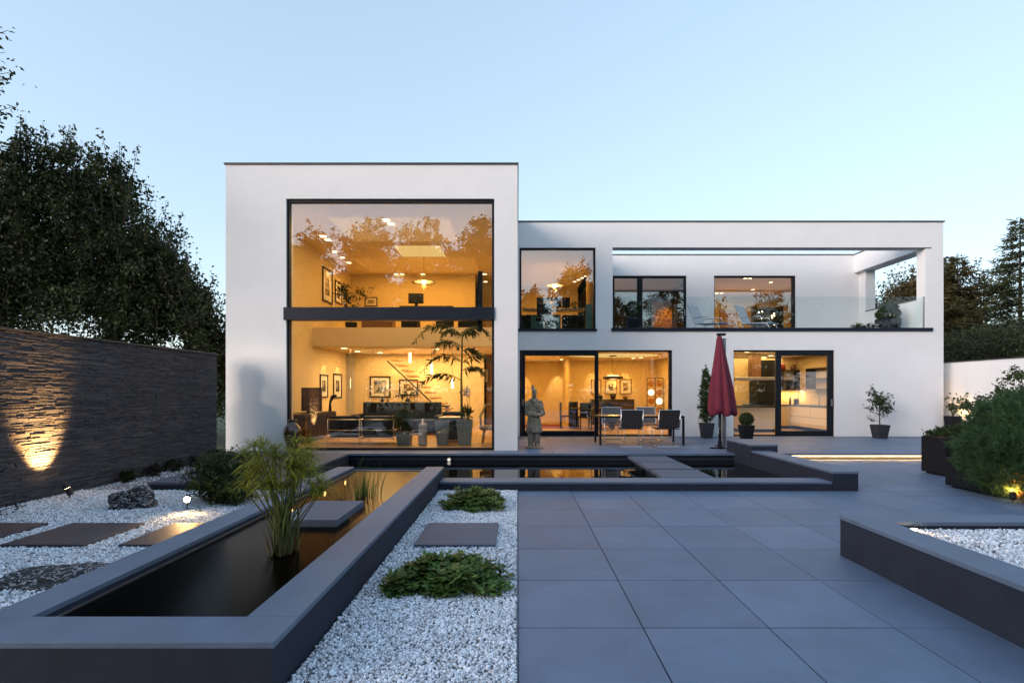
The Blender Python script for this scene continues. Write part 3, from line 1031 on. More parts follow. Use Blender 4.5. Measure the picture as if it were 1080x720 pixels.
def conifer(label, base, h, r, m, seed, group=None, dens=1.0, lean=0.0, low=0.05, card=0.20):
    rg = np.random.default_rng(seed)
    t = thing('conifer', label, 'conifer', base, group)
    g = MB()
    b = Vector(base)
    g.tube([b, b + Vector((lean * .3, 0, h * .5)), b + Vector((lean, 0, h))], [0.16, 0.09, 0.01], 7)
    V = []
    nl = int(h * 3.3)
    for i in range(nl):
        f = low + (1 - low) * i / nl
        z = h * f
        rad = r * (1 - f) ** 0.8 * rg.uniform(0.75, 1.12) + 0.08
        for k in range(int(6 + 5 * (1 - f))):
            a_ = rg.uniform(0, 2 * math.pi)
            d = np.array([math.cos(a_), math.sin(a_), 0])
            L = rad * rg.uniform(0.65, 1.12)
            p0 = np.array([b.x + lean * f, b.y, b.z + z])
            rise = rg.uniform(-0.25, 0.22)
            g.tube([tuple(p0), tuple(p0 + d * L * .6 + np.array([0, 0, rise * L * .5])), tuple(p0 + d * L + np.array([0, 0, rise * L]))], [0.03 * (1 - f) + .008, 0.015, 0.004], 4, cap=False)
            n = int(30 * L * dens) + 12
            tt = rg.uniform(0.2, 1.03, (n, 1))
            side = np.array([-d[1], d[0], 0])
            w = rg.normal(size=(n, 1)) * 0.20 * (0.35 + L * 0.4)
            q = p0 + d * L * tt + np.array([0, 0, 1]) * rise * L * tt + side * w + rg.normal(size=(n, 3)) * 0.05
            dr = d * 0.8 + side * np.sign(w) * 0.7 + np.array([0, 0, -0.15])
            V.append(leaf_quads(q, card, rg, 0.26, dirs=dr))
    g.build('trunk', M['bark'], t, smooth=True)
    quads('crown', np.concatenate(V), m, t)
    return t
conifer('tall dark conifer at the right picture edge behind the white wall', (25.2, 25.2, -0.03), 10.3, 3.6, M['conifer'], 31, 'evergreens beyond the right wall', 2.4)
conifer('conifer with two brownish tops just right of the white house edge', (21.6, 25.8, -0.03), 8.6, 3.0, M['leaf_autumn'], 32, 'evergreens beyond the right wall', 2.6)
conifer('slimmer brown green conifer between the house edge and the tallest conifer', (23.2, 26.5, -0.03), 8.8, 2.9, M['leaf_autumn'], 33, 'evergreens beyond the right wall', 2.6)
tree('low spreading green conifer above the white garden wall', (19.4, 20.0, -0.03),
     [(17.6, 20, 2.6, 1.4, 1.2, 1.3), (19.4, 20.2, 3.0, 1.6, 1.3, 1.35), (21.2, 20.4, 2.8, 1.6, 1.3, 1.4)], 20000, 0.17, M['conifer'], 34, None, 0.14, aspect=0.2, name='conifer', cat='conifer', shell=.3)
tree('broad brown leaved tree filling the gap between the conifers', (22.6, 27.5, -0.03),
     [(21.6, 27.4, 6.0, 1.3, 1.2, 1.9), (23.2, 27.6, 6.4, 1.3, 1.2, 1.9), (24.8, 27.6, 6.2, 1.4, 1.2, 2.0), (22.4, 27.4, 3.6, 2.0, 1.3, 1.8), (25.0, 27.4, 3.6, 2.0, 1.3, 1.8)], 26000, 0.15, M['leaf_autumn'], 37, None, 0.18, shell=.1, twigs=20)
tree('reddish leafy tree seen through the roof terrace opening, larger one', (21.8, 27.5, -0.03),
     [(21.3, 27.5, 6.2, 1.5, 1.3, 1.6), (22.6, 27.8, 6.6, 1.3, 1.3, 1.4), (20.3, 27.5, 5.2, 1.3, 1.2, 1.3), (22, 27.5, 4.4, 1.9, 1.4, 1.6)], 22000, 0.14, M['leaf_red'], 35, None, 0.18, shell=.3, twigs=10)
tree('small reddish tree seen through the roof terrace opening beside the white post', (18.9, 27.5, -0.03),
     [(18.75, 27.5, 5.7, 0.8, 0.8, 1.0), (19.1, 27.5, 4.8, 1.0, 0.9, 1.1)], 7500, 0.13, M['leaf_red'], 36, None, 0.12, shell=.3, twigs=6)

# dense shrub with the small garden light in front
def shrub(label, c, blobs, n, leaf, m, seed, aspect=0.35, name='shrub', cat='shrub', group=None):
    rg = np.random.default_rng(seed)
    t = thing(name, label, cat, c, group)
    g = MB()
    for b in blobs:
        for k in range(8):
            d = Vector((rnd.gauss(0, 1), rnd.gauss(0, 1), abs(rnd.gauss(0.4, 0.7)))).normalized()
            limb(g, c, (b[0] + d.x * b[3] * .85, b[1] + d.y * b[4] * .85, max(c[2] + .03, b[2] + d.z * b[5] * .85)), 0.012, 0.003, 0.1, 5, 4)
    g.build('stems', M['bark'], t)
    P = blob_points(blobs, n, rg, 0.4, 40)
    P[:, 2] = np.maximum(P[:, 2], c[2] + 0.02)
    quads('foliage', leaf_quads(P, leaf, rg, aspect), m, t)
    return t

# tall garden trees behind the photographer (they show mirrored in the glass)
back = [(-17, -18, 13.6, 3.0), (-12.8, -18.5, 14.2, 3.0), (-8.6, -18, 14.6, 2.8), (-4.4, -18.5, 14.2, 2.7), (7.4, -18, 12.2, 2.6), (-19.5, -14, 14.6, 3.4), (-15, -13.5, 13.4, 3.0), (-10.8, -14.5, 14.8, 3.1), (-6.6, -13.5, 13.6, 2.7), (-2.6, -14.5, 14.0, 2.6), (1.2, -15.5, 10.6, 2.2), (5.0, -14, 12.8, 2.7),
        (9.6, -15, 11.8, 2.9), (14.5, -13.8, 11.6, 3.2), (19.5, -15, 11.2, 3.4), (25, -14, 11.4, 3.5), (31, -15, 11.2, 3.4)]
for i, (bx_, by_, bh, br_) in enumerate(back):
    r2 = random.Random(100 + i)
    bl_ = []
    for k in range(8):
        f = (k + 0.5) / 8
        rr_ = (br_ + .7) * (1.0 - 0.5 * f) * r2.uniform(0.75, 1.05)
        bl_.append((bx_ + r2.uniform(-.6, .6) * br_ * (1 - f), by_ + r2.uniform(-.5, .5), bh * (0.2 + 0.74 * f), rr_, rr_, bh * 0.105))
    tree('tall garden tree behind the camera, seen only mirrored in the window glass', (bx_, by_, -0.03), bl_, 17000, 0.27, M['leaf_mid'], 200 + i, 'trees mirrored in the windows', 0.2, twigs=26, shell=.15)

for i in range(8):                                   # unseen hedge added so the lower panes mirror dark
    hx = -17 + i * 6.6
    shrub('tall dense hedge shrub added behind the camera to darken the mirrored glass', (hx, -12, -0.03),
          [(hx - 1.6, -12, 2.4, 2.0, 1.3, 2.6), (hx + 1.6, -12.2, 2.6, 2.0, 1.3, 2.9), (hx, -12.1, 4.3, 2.2, 1.3, 1.7)], 6500, 0.27, M['leaf_mid'], 300 + i, 0.55, 'hedge_shrub', 'shrub', 'added hedge mirrored in the windows')

# ---------------- ground cover in the gravel strip
def groundcover(label, cx, cy, rx, ry, h, n, seed, red=False):
    rg = np.random.default_rng(seed)
    t = thing('ground_cover', label, 'ground cover plant', (cx, cy, 0.0), 'ground cover plants in the gravel strip')
    V = []
    g = MB()
    for i in range(n):
        a_ = rg.uniform(0, 2 * math.pi)
        q = math.sqrt(rg.uniform(0, 1))
        wob = 1 + 0.18 * math.sin(3 * a_ + seed) + 0.13 * math.sin(7 * a_) + 0.07 * math.sin(13 * a_)
        x, y = cx + rx * q * wob * math.cos(a_), cy + ry * q * wob * math.sin(a_)
        lump = 0.75 + 0.35 * math.sin(x * 11 + seed) * math.sin(y * 13 + 2 * seed)
        z = 0.02 + h * max(0.15, (1 - q ** 4)) * rg.uniform(0.5, 1.15) * lump
        g.tube([(x, y, 0), (x, y, z)], 0.003, 3, cap=False)
        k = rg.integers(6, 9)
        an = rg.uniform(0, 6.28) + np.arange(k) * 2 * math.pi / k
        d = np.stack([np.cos(an), np.sin(an), rg.uniform(-0.15, 0.55, k)], 1)
        V.append(leaf_quads(np.tile([[x, y, z]], (k, 1)), 0.066, rg, 0.48, up=0.25, dirs=d, jitter=0.3))
    g.build('stems', M['stem'], t)
    quads('foliage', np.concatenate(V), M['leaf_ground'], t)
groundcover('low leafy ground cover mat in the front of the gravel strip, larger one', -0.54, 3.92, 0.44, 0.34, 0.17, 420, 41)
groundcover('small round ground cover plant at the far end of the gravel strip', -0.55, 6.55, 0.40, 0.42, 0.2, 380, 42)

# ---------------- papyrus in the raised pond
def papyrus(label, cx, cy, z0, seed):
    rg = np.random.default_rng(seed)
    t = thing('papyrus', label, 'water plant', (cx, cy, z0))
    g = MB()
    V = []
    for i in range(38):
        a_ = rg.uniform(0, 2 * math.pi)
        sp = 0.32 * math.sqrt(rg.uniform(0.01, 1))
        b = np.array([cx + rg.normal() * 0.045, cy + rg.normal() * 0.045, z0 - 0.05])
        hgt = rg.uniform(0.46, 0.90) * (1.04 - 0.3 * sp)
        tip = np.array([cx + math.cos(a_) * sp, cy + math.sin(a_) * sp * 0.8, z0 + hgt])
        mid = (b + tip) / 2 - np.array([math.cos(a_), math.sin(a_), 0]) * sp * 0.14
        g.tube([tuple(b), tuple(mid), tuple(tip)], [0.0085, 0.0065, 0.004], 6, cap=False)
        nr = 48
        for k in range(nr):
            th = rg.uniform(0, 2 * math.pi)
            el = rg.uniform(-0.25, 0.95)
            d = np.array([math.cos(th) * math.cos(el), math.sin(th) * math.cos(el), math.sin(el)])
            L = rg.uniform(0.11, 0.19)
            s = np.array([-math.sin(th), math.cos(th), 0]) * 0.0036
            p0, p1 = tip, tip + d * L * 0.5
            p2 = tip + d * L * 0.85 + np.array([0, 0, -0.03 * L / 0.15])
            p3 = tip + d * L * 1.1 * np.array([1, 1, 0.85]) + np.array([0, 0, -0.05 * L / 0.15])
            V += [np.stack([p0 - s * .6, p0 + s * .6, p1 + s, p1 - s]), np.stack([p1 - s, p1 + s, p2 + s, p2 - s]), np.stack([p2 - s, p2 + s, p3 + s * .2, p3 - s * .2])]
    g.build('stems', M['stem'], t, smooth=True)
    quads('umbels', np.array(V), M['papyrus'], t)
    V = []
    for i in range(90):          # old leaf sheaths round the foot
        a_ = rg.uniform(0, 6.28)
        b = np.array([cx + math.cos(a_) * rg.uniform(.02, .11), cy + math.sin(a_) * rg.uniform(.02, .11), z0 - 0.03])
        d = unit(np.array([math.cos(a_) * 0.35, math.sin(a_) * 0.35, 1.0]))
        L = rg.uniform(0.1, 0.34)
        s = np.array([-math.sin(a_), math.cos(a_), 0]) * 0.006
        V.append(np.stack([b - s, b + s, b + d * L + s * .2, b + d * L - s * .2]))
    quads('dry_sheaths', np.array(V), mat('dry_sheath', (0.12, 0.085, 0.04), 0.8, hue=(0.15, 0.14, 0.05), island=0.5), t)
papyrus('bushy papyrus with drooping umbels standing in the raised pond', -1.86, 3.98, 0.222, 51)

def reeds(label, cx, cy, z0, h, n, spread, seed, cat='water plant', m='reed', w=0.006, name='reed_clump'):
    rg = np.random.default_rng(seed)
    t = thing(name, label, cat, (cx, cy, z0))
    V = []
    for i in range(n):
        a_ = rg.uniform(0, 6.28)
        r_ = abs(rg.normal()) * spread * 0.4
        b = np.array([cx + math.cos(a_) * r_, cy + math.sin(a_) * r_, z0 - 0.03])
        L = h * rg.uniform(0.55, 1.1)
        out_ = rg.uniform(0.05, 0.45)
        d = np.array([math.cos(a_), math.sin(a_), 0])
        s = np.array([-math.sin(a_ + 0.6), math.cos(a_ + .6), 0]) * w
        pr = b
        for k in range(1, 5):
            f = k / 4
            q = b + np.array([0, 0, L * f * (1 - 0.18 * f * out_ * 2)]) + d * out_ * L * f * f
            V.append(np.stack([pr - s * (1 - (f - .25) * .8), pr + s * (1 - (f - .25) * .8), q + s * (1 - f * .85), q - s * (1 - f * .85)]))
            pr = q
    quads('blades', np.array(V), M[m], t)
    return t
reeds('small clump of green iris blades in the far half of the raised pond', -1.88, 6.1, 0.222, 0.40, 70, 0.30, 52)
tb = reeds('two or three thin reed stalks in the long pond behind the raised pond', -2.95, 9.0, -0.04, 0.6, 9, 0.5, 53)

shrub('dense dark green shrub with a glowing garden spotlight in front of it', (-3.95, 6.75, 0),
      [(-4.05, 6.75, 0.30, 0.36, 0.38, 0.30), (-3.75, 6.7, 0.26, 0.34, 0.36, 0.28), (-3.95, 6.95, 0.44, 0.36, 0.35, 0.24)], 9500, 0.055, M['leaf_box'], 61, 0.3)
for i, (x, y, s) in enumerate(((-6.42, 8.25, .16), (-6.35, 8.75, .18), (-6.38, 9.3, .2), (-6.3, 9.85, .22), (-6.2, 10.4, .24))):
    shrub(['tiny dark plant at the slate wall foot behind the boulder', 'second tiny dark plant along the slate wall foot', 'middle one of five tiny plants along the slate wall foot',
           'fourth tiny dark plant along the slate wall foot', 'last tiny dark plant at the slate wall end by the house'][i],
          (x, y, 0), [(x, y, s * .6, s * .75, s * .75, s * .6)], 500, 0.05, M['maple'] if i % 2 else M['leaf_dark'], 70 + i, 0.4, 'edging_plant', 'small plant', 'edging plants along the slate wall')
# dark maple reaching in from the left
mp_ = thing('dwarf_maple', 'dark red leaved dwarf maple reaching in at the left edge', 'shrub', (-6.05, 5.3, 0))
g = MB(); V = []
rg = np.random.default_rng(81)
for k in range(26):
    tip = Vector((-6.05 + rnd.uniform(-.4, .75), 5.3 + rnd.uniform(-.5, .5), rnd.uniform(0.12, 0.78)))
    limb(g, (-6.05, 5.3, 0), tip, 0.014, 0.002, 0.12, 5, 5)
    q = np.array([Vector((-6.05, 5.3, 0.1)).lerp(tip, f) for f in np.linspace(.5, 1.02, 26)]) + rg.normal(size=(26, 3)) * 0.035
    V.append(leaf_quads(q, 0.07, rg, 0.3, dirs=np.tile([[0.3, 0, -0.2]], (26, 1)), jitter=1.6))
g.build('stems', M['bark'], mp_)
quads('foliage', np.concatenate(V), M['maple'], mp_)

# ---------------- big mound pine and companions on the right
def pine(label, c, blobs, n, seed):
    rg = np.random.default_rng(seed)
    t = thing('mound_pine', label, 'pine', c)
    g = MB()
    P = blob_points(blobs, n, rg, 0.72, 8, True)
    ctr = np.array([np.mean([b[0] for b in blobs]), np.mean([b[1] for b in blobs]), 0.35])
    D = unit(P - ctr + np.array([0, 0, 0.25]))
    V = []
    for p, d in zip(P, D):
        d = unit(d + rg.normal(size=3) * 0.3 + np.array([0, 0, 0.45]))
        p = p + rg.normal(size=3) * 0.035
        k = 22
        base = p + d * rg.uniform(-0.11, 0.02, (k, 1))
        nd = unit(d * rg.uniform(.45, 1.2, (k, 1)) + rg.normal(size=(k, 3)) * 0.55)
        L = rg.uniform(0.07, 0.125, (k, 1))
        s = unit(np.cross(nd, rg.normal(size=(k, 3)))) * 0.0038
        tip = base + nd * L
        V.append(np.stack([base - s, base + s, tip], 1))
    for _ in range(90):
        p = P[rg.integers(len(P))]
        limb(g, c, tuple(p), 0.02, 0.004, 0.08, 5, 4)
    g.build('branches', M['bark'], t)
    quads('needles', np.concatenate(V), M['pine'], t)
    V = []
    for _ in range(260):                       # dead needles hanging low on the lit side
        p = np.array([rg.uniform(6.72, 7.35), rg.uniform(6.5, 6.9), rg.uniform(0.05, 0.42)])
        k = 18
        nd = unit(np.array([-.3, -.3, -.25]) + rg.normal(size=(k, 3)) * 0.6)
        s = unit(np.cross(nd, rg.normal(size=(k, 3)))) * 0.0036
        base = p + rg.normal(size=(k, 3)) * 0.02
        V.append(np.stack([base - s, base + s, base + nd * rg.uniform(0.06, 0.11, (k, 1))], 1))
    quads('dry_needles', np.concatenate(V), mat('dry_needles', (0.16, 0.07, 0.02), 0.8, hue=(0.22, 0.12, 0.03), island=0.4), t)
    return t
pine('big rounded pine bush with long needles spilling over its planter, warm light beneath', (7.55, 7.4, 0.45),
     [(7.35, 7.3, 0.55, 0.85, 0.7, 0.5), (7.75, 7.5, 0.95, 0.85, 0.7, 0.55), (8.3, 7.6, 1.0, 0.8, 0.7, 0.62), (7.0, 7.05, 0.36, 0.55, 0.5, 0.32), (7.6, 6.95, 0.35, 0.7, 0.45, 0.34), (7.25, 6.75, 0.22, 0.5, 0.3, 0.22), (8.0, 6.85, 0.3, 0.6, 0.35, 0.3)], 9500, 91)
shrub('bright green leafy shrub rising behind the mound pine at the right edge', (10.6, 10.4, 0.0),
      [(10.35, 10.4, 1.55, 0.45, 0.4, 0.35), (9.85, 10.4, 1.2, 0.4, 0.35, 0.3), (10.9, 10.3, 1.9, 0.45, 0.5, 0.45), (10.3, 10.4, 0.8, 0.6, 0.5, 0.6), (9.45, 10.4, 1.2, 0.33, 0.3, 0.22)], 3600, 0.085, M['leaf_shrub'], 92, 0.5)
# ================================================================== OUTDOOR OBJECTS
M['stone_fig'] = mat('weathered_stone', (0.10, 0.09, 0.08), 0.9, var=0.35, scale=11, hue=(0.50, 0.39, 0.27), bump=0.6, bscale=60)
M['clay'] = mat('tan_clay', (0.36, 0.25, 0.15), 0.85, var=0.25, scale=10, bump=0.4, bscale=60)
M['sling'] = mat('grey_sling_fabric', (0.15, 0.14, 0.14), 0.8, var=0.1, scale=30, bump=0.3, bscale=400)
M['sling_dark'] = mat('dark_sling_fabric', (0.032, 0.030, 0.032), 0.9, spec=0.15, var=0.1, scale=30, bump=0.3, bscale=400)
M['tabletop'] = mat('oiled_teak_top', (0.24, 0.15, 0.09), 0.3, var=0.2, scale=4, stretch=(1, 12, 1))
M['red'] = mat('burgundy_canvas', (0.14, 0.010, 0.028), 0.8, var=0.14, scale=5, bump=0.25, bscale=120)
M['pot_dark'] = mat('anthracite_pot', (0.008, 0.009, 0.012), 0.65, spec=0.2, var=0.2, scale=9, bump=0.15, bscale=80)
M['pot_grey'] = mat('slate_grey_pot', (0.03, 0.032, 0.042), 0.7, spec=0.25, var=0.25, scale=6, bump=0.3, bscale=60)
M['soil'] = mat('soil', (0.05, 0.03, 0.02), 0.95, var=0.4, scale=30, bump=0.6)
M['urn'] = mat('bronze_glazed_urn', (0.035, 0.016, 0.009), 0.22, metal=0.0, var=0.5, scale=7, hue=(0.10, 0.045, 0.018), spec=0.8)
M['pond_lens'] = emis('pond_light_lens', (1.0, 0.92, 0.8), 0.14)
M['lightfix'] = mat('black_fixture', (0.012, 0.012, 0.013), 0.5)
M['white_pl'] = mat('white_plastic', (0.62, 0.63, 0.64), 0.5)
M['lounge'] = mat('pale_grey_mesh_fabric', (0.46, 0.48, 0.52), 0.7, var=0.08, scale=20)

def rock_mat():
    m, nt, out = new_mat('veined_boulder')
    b = N(nt, 'ShaderNodeBsdfPrincipled'); b.inputs['Roughness'].default_value = 0.55
    tc = N(nt, 'ShaderNodeTexCoord')
    n = N(nt, 'ShaderNodeTexNoise'); n.inputs['Scale'].default_value = 4; n.inputs['Detail'].default_value = 9; n.inputs['Distortion'].default_value = 1.5
    w = N(nt, 'ShaderNodeTexWave'); w.inputs['Scale'].default_value = 5.5; w.inputs['Distortion'].default_value = 18; w.inputs['Detail'].default_value = 8; w.inputs['Detail Scale'].default_value = 2.2; w.bands_direction = 'Z'
    r = N(nt, 'ShaderNodeValToRGB')
    r.color_ramp.elements[0].position = 0.89; r.color_ramp.elements[0].color = (0.012, 0.014, 0.02, 1)
    r.color_ramp.elements[1].position = 0.99; r.color_ramp.elements[1].color = (0.42, 0.43, 0.46, 1)
    nt.links.new(tc.outputs['Object'], w.inputs['Vector']); nt.links.new(tc.outputs['Object'], n.inputs['Vector'])
    nt.links.new(w.outputs['Fac'], r.inputs['Fac'])
    bp = N(nt, 'ShaderNodeBump'); bp.inputs['Strength'].default_value = 0.9; bp.inputs['Distance'].default_value = 0.03
    nt.links.new(n.outputs['Fac'], bp.inputs['Height']); nt.links.new(bp.outputs[0], b.inputs['Normal'])
    nt.links.new(r.outputs[0], b.inputs['Base Color']); nt.links.new(b.outputs[0], out.inputs[0])
    return m
M['boulder'] = rock_mat()

def rock(label, c, sx, sy, sz, seed, rz=0.0):
    b = bmesh.new()
    bmesh.ops.create_icosphere(b, subdivisions=4, radius=1)
    from mathutils import noise
    for v in b.verts:
        p = v.co.copy()
        k = 1 + 0.38 * noise.noise(p * 1.3 + Vector((seed, 0, 0))) + 0.2 * noise.noise(p * 3.1 + Vector((0, seed, 0))) + 0.10 * noise.noise(p * 8)
        v.co = Vector((p.x * sx * k, p.y * sy * k, max(-0.1, p.z) * sz * k))
    me = bpy.data.meshes.new('boulder')
    bmesh.ops.rotate(b, verts=b.verts, cent=(0, 0, 0), matrix=Matrix.Rotation(rz, 3, 'Z'))
    b.to_mesh(me); b.free()
    o = link('boulder', me, M['boulder'], None, Vector(c), smooth=False)
    return tag(o, label, 'boulder', None)
rock('dark white veined boulder sitting on the gravel near the slate wall', (-4.93, 6.45, 0.02), 0.30, 0.17, 0.24, 3, 0.1)
rock('flat dark veined rock lying in the gravel near the front pond edge', (-3.62, 3.95, 0.01), 0.52, 0.20, 0.10, 8, 0.25)

def remesh(ob, v):
    md = ob.modifiers.new('remesh', 'REMESH')
    md.mode = 'VOXEL'; md.voxel_size = v; md.use_smooth_shade = True
    return ob

# ---- stone figure on the terrace
st = thing('stone_statue', 'weathered stone statue of a robed figure with topknot on the terrace', 'statue', (0.39, 12.06, TZ))
fx, fy = 0.39, 12.06
def prof(mb, pr, cx_, cy_, z_, sy_, n=28, wob=None):
    mb.lathe(pr, (cx_, cy_, z_), n, 1.0, sy_, 0, wob)
g = MB()
fold = lambda a_, z_: 1 + 0.05 * math.sin(9 * a_ + z_ * 3)
prof(g, [(0.0, 0.36), (0.235, 0.37), (0.24, 0.40), (0.225, 0.5), (0.19, 0.66), (0.165, 0.76), (0.17, 0.84), (0.19, 0.96), (0.20, 1.05), (0.17, 1.13), (0.09, 1.18), (0.055, 1.21), (0.0, 1.22)], fx, fy, TZ, 0.72, 36, fold)
for s in (-1, 1):
    sh = Vector((fx + s * 0.185, fy + 0.0, TZ + 1.08))
    el = Vector((fx + s * 0.235 + 0.03, fy - 0.07, TZ + 0.82))
    ha = Vector((fx + 0.13 + s * 0.03, fy - 0.19, TZ + 0.80))
    g.tube([sh + Vector((-s * .05, 0, .02)), sh, sh.lerp(el, .55), el, el.lerp(ha, .5), ha], [0.05, 0.075, 0.072, 0.068, 0.062, 0.045], 12)
    g.lathe([(0.001, -.045), (0.035, -.03), (0.045, 0), (0.035, .03), (0.001, .045)], ha, 10)
g.tube([(fx, fy, TZ + 1.16), (fx + .005, fy - .01, TZ + 1.27)], 0.05, 10)
g.lathe([(0.001, -.115), (0.045, -.105), (0.07, -.06), (0.082, 0.0), (0.080, .05), (0.055, .09), (0.001, .105)], (fx + .01, fy - 0.015, TZ + 1.315), 16, 0.88, 1.05)
g.tube([(fx + .03, fy - .10, TZ + 1.325), (fx + .033, fy - .115, TZ + 1.295)], [0.012, 0.016], 6)
g.tube([(fx - .02, fy, TZ + 1.39), (fx - .035, fy + .01, TZ + 1.45), (fx - .06, fy + .01, TZ + 1.50)], [0.05, 0.042, 0.02], 8)
for s in (-1, 1):
    g.tube([(fx + s * .09, fy, TZ + 0.42), (fx + s * .095, fy, TZ + 0.22), (fx + s * .09, fy - .0, TZ + 0.05)], [0.085, 0.088, 0.075], 12)
    g.tube([(fx + s * .09, fy + .06, TZ + 0.055), (fx + s * .095, fy - .12, TZ + 0.045)], [0.06, 0.045], 10)
g.v = [(fx + (v[0] - fx) * .82, fy + (v[1] - fy) * .9, v[2]) for v in g.v]
remesh(g.build('figure', M['stone_fig'], st), 0.013)
g = MB(); g.box(fx - 0.2, fx + 0.22, fy - 0.17, fy + 0.14, TZ + 0.001, TZ + 0.04); g.build('plinth', M['clay'], st, bevel=0.01)
# ---- dining table and cantilever chairs on the terrace
tb = thing('garden_table', 'long outdoor dining table with slim dark legs on the terrace', 'table', (3.12, 13.0, TZ))
tx0, tx1, ty0, ty1 = 2.05, 4.18, 12.58, 13.45
g = MB(); g.box(tx0 + .05, tx1 - .05, ty0 + .05, ty1 - .05, TZ + .712, TZ + .735); g.build('table_top', M['tabletop'], tb, bevel=0.003)
g = MB(); frame = [(tx0, tx1, ty0, ty0 + .05), (tx0, tx1, ty1 - .05, ty1), (tx0, tx0 + .05, ty0 + .05, ty1 - .05), (tx1 - .05, tx1, ty0 + .05, ty1 - .05)]
for a0, a1, b0, b1 in frame:
    g.box(a0, a1, b0, b1, TZ + .69, TZ + .736)
g.build('table_frame', M['alu'], tb, bevel=0.003)
for x in (tx0, tx1 - .05):
    for y in (ty0, ty1 - .05):
        g = MB(); g.box(x, x + .05, y, y + .05, TZ, TZ + .6895); g.build('leg', M['alu'], tb, bevel=0.003)

def cantilever(label, x, y, rz, fabric):
    """chair facing +Y in its own frame, built at the origin"""
    t = thing('cantilever_chair', label, 'chair', (0, 0, 0), 'cantilever chairs at the terrace table')
    w = 0.26
    for s in (-1, 1):
        g = MB()
        X = s * w
        g.tube([(X, 0.30, 0.012), (X, -0.24, 0.012)], 0.011, 8)
        g.tube([(X, 0.30, 0.012), (X, 0.30, 0.05), (X, 0.27, 0.60), (X, 0.24, 0.64), (X, -0.20, 0.65)], 0.011, 8)
        g.tube([(X, 0.27, 0.44), (X, -0.20, 0.42), (X, -0.235, 0.46), (X, -0.31, 0.90)], 0.011, 8)
        g.build('side_frame', M['chrome'], t, smooth=True)
        g = MB(); g.box(X - .02, X + .02, -0.19, 0.22, 0.661, 0.674); g.build('armrest', M['steel'], t, bevel=0.004)
    g = MB(); g.tube([(-w, -0.24, 0.012), (w, -0.24, 0.012)], 0.014, 8); g.build('floor_bar', M['chrome'], t)
    g = MB(); g.tube([(-w, 0.27, 0.44), (w, 0.27, 0.44)], 0.010, 8); g.build('cross_bar', M['chrome'], t)
    g = MB(); g.tube([(-w, -.31, .90), (w, -.31, .90)], 0.010, 8); g.build('cross_bar', M['chrome'], t)
    g = MB(); g.box(-w + .012, w - .012, -0.2, 0.27, 0.428, 0.446); g.build('seat', fabric, t, bevel=0.006)
    g = MB()
    a_ = Matrix.Translation((0, -0.275, 0.685)) @ Matrix.Rotation(R(9.7), 4, 'X')
    g.obox(a_, w - .012, 0.008, 0.225)
    g.build('backrest', fabric, t, bevel=0.006)
    t.location = (x, y, TZ); t.rotation_euler = (0, 0, rz)
    ORG[t.name] = Vector((x, y, TZ))
    return t
cA = cantilever('near left chair at the terrace table, dark sling back towards the pond', 2.78, 12.42, R(-3), M['sling_dark'])
cC = cantilever('far left chair behind the terrace table, pale grey sling facing the pond', 2.62, 13.85, R(178), M['sling'])
index_kids()
cB = clone(cA, (3.66, 12.42, TZ), R(2), 'near right chair at the terrace table, dark sling back towards the pond')
cD = clone(cC, (3.62, 13.85, TZ), R(183), 'far right chair behind the terrace table, pale grey sling facing the pond')

# ---- closed parasol
um = thing('garden_parasol', 'closed burgundy cantilever parasol standing upright beside the pond', 'parasol', (4.80, 11.86, TZ))
ux, uy = 4.80, 11.86
pleat = lambda a_, z_: 1 + 0.13 * math.sin(8 * a_) * min(1, (2.75 - z_) * 0.8) + 0.04 * math.sin(13 * a_ + 1)
pr_ = [(0.30, 0.86), (0.335, 0.90), (0.33, 1.02), (0.30, 1.25), (0.265, 1.5), (0.215, 1.8), (0.163, 2.1), (0.11, 2.4), (0.075, 2.6), (0.06, 2.66), (0.03, 2.68)]
g = MB(); g.lathe([(r_ * .9, z_) for r_, z_ in pr_], (ux - 0.04, uy, TZ - 0.02), 64, 1, 0.85, 0, lambda a_, z_: pleat(a_, z_))
cvs = g.build('canopy', M['red'], um, smooth=True)
for v in cvs.data.vertices:      # uneven hem and slight drag to the right
    f = max(0, min(1, (1.3 - v.co.z) / 0.5))
    an = math.atan2(v.co.y, v.co.x)
    v.co.z += f * (0.05 * math.sin(5 * an + .6) - 0.03)
    v.co.x += 0.07 * max(0, min(1, (2.6 - v.co.z) / 1.8))
g = MB(); g.tube([(ux - .03, uy, TZ + .03), (ux - .03, uy, TZ + 1.0)], 0.032, 10); g.tube([(ux - .03, uy, TZ + .82), (ux - .03, uy, TZ + 1.0)], 0.07, 10); g.build('mast', M['alu'], um, smooth=True)
g = MB(); g.box(ux + 0.085, ux + .165, uy + .1, uy + .18, TZ + .03, TZ + 2.62); g.build('support_pole', M['steel'], um, bevel=0.01)
g = MB(); g.box(ux - .09, ux + .10, uy - .04, uy + .06, TZ + 2.665, TZ + 2.72); g.build('top_cap', M['alu'], um, bevel=0.01)
g = MB()
g.box(ux - .24, ux + .24, uy + .01, uy + .07, TZ + .001, TZ + .03); g.box(ux - .03, ux + .03, uy - .24, uy + .3, TZ + .0305, TZ + .05)
g.tube([(ux - .03, uy, TZ + .05), (ux - .03, uy, TZ + .17)], 0.05, 10)
g.build('base', M['alu'], um)
g = MB(); g.tube([(ux - .03, uy - .03, TZ + .5), (ux - .09, uy - .06, TZ + .46), (ux - .09, uy - .07, TZ + .36)], 0.009, 6); g.build('crank_handle', M['steel'], um)

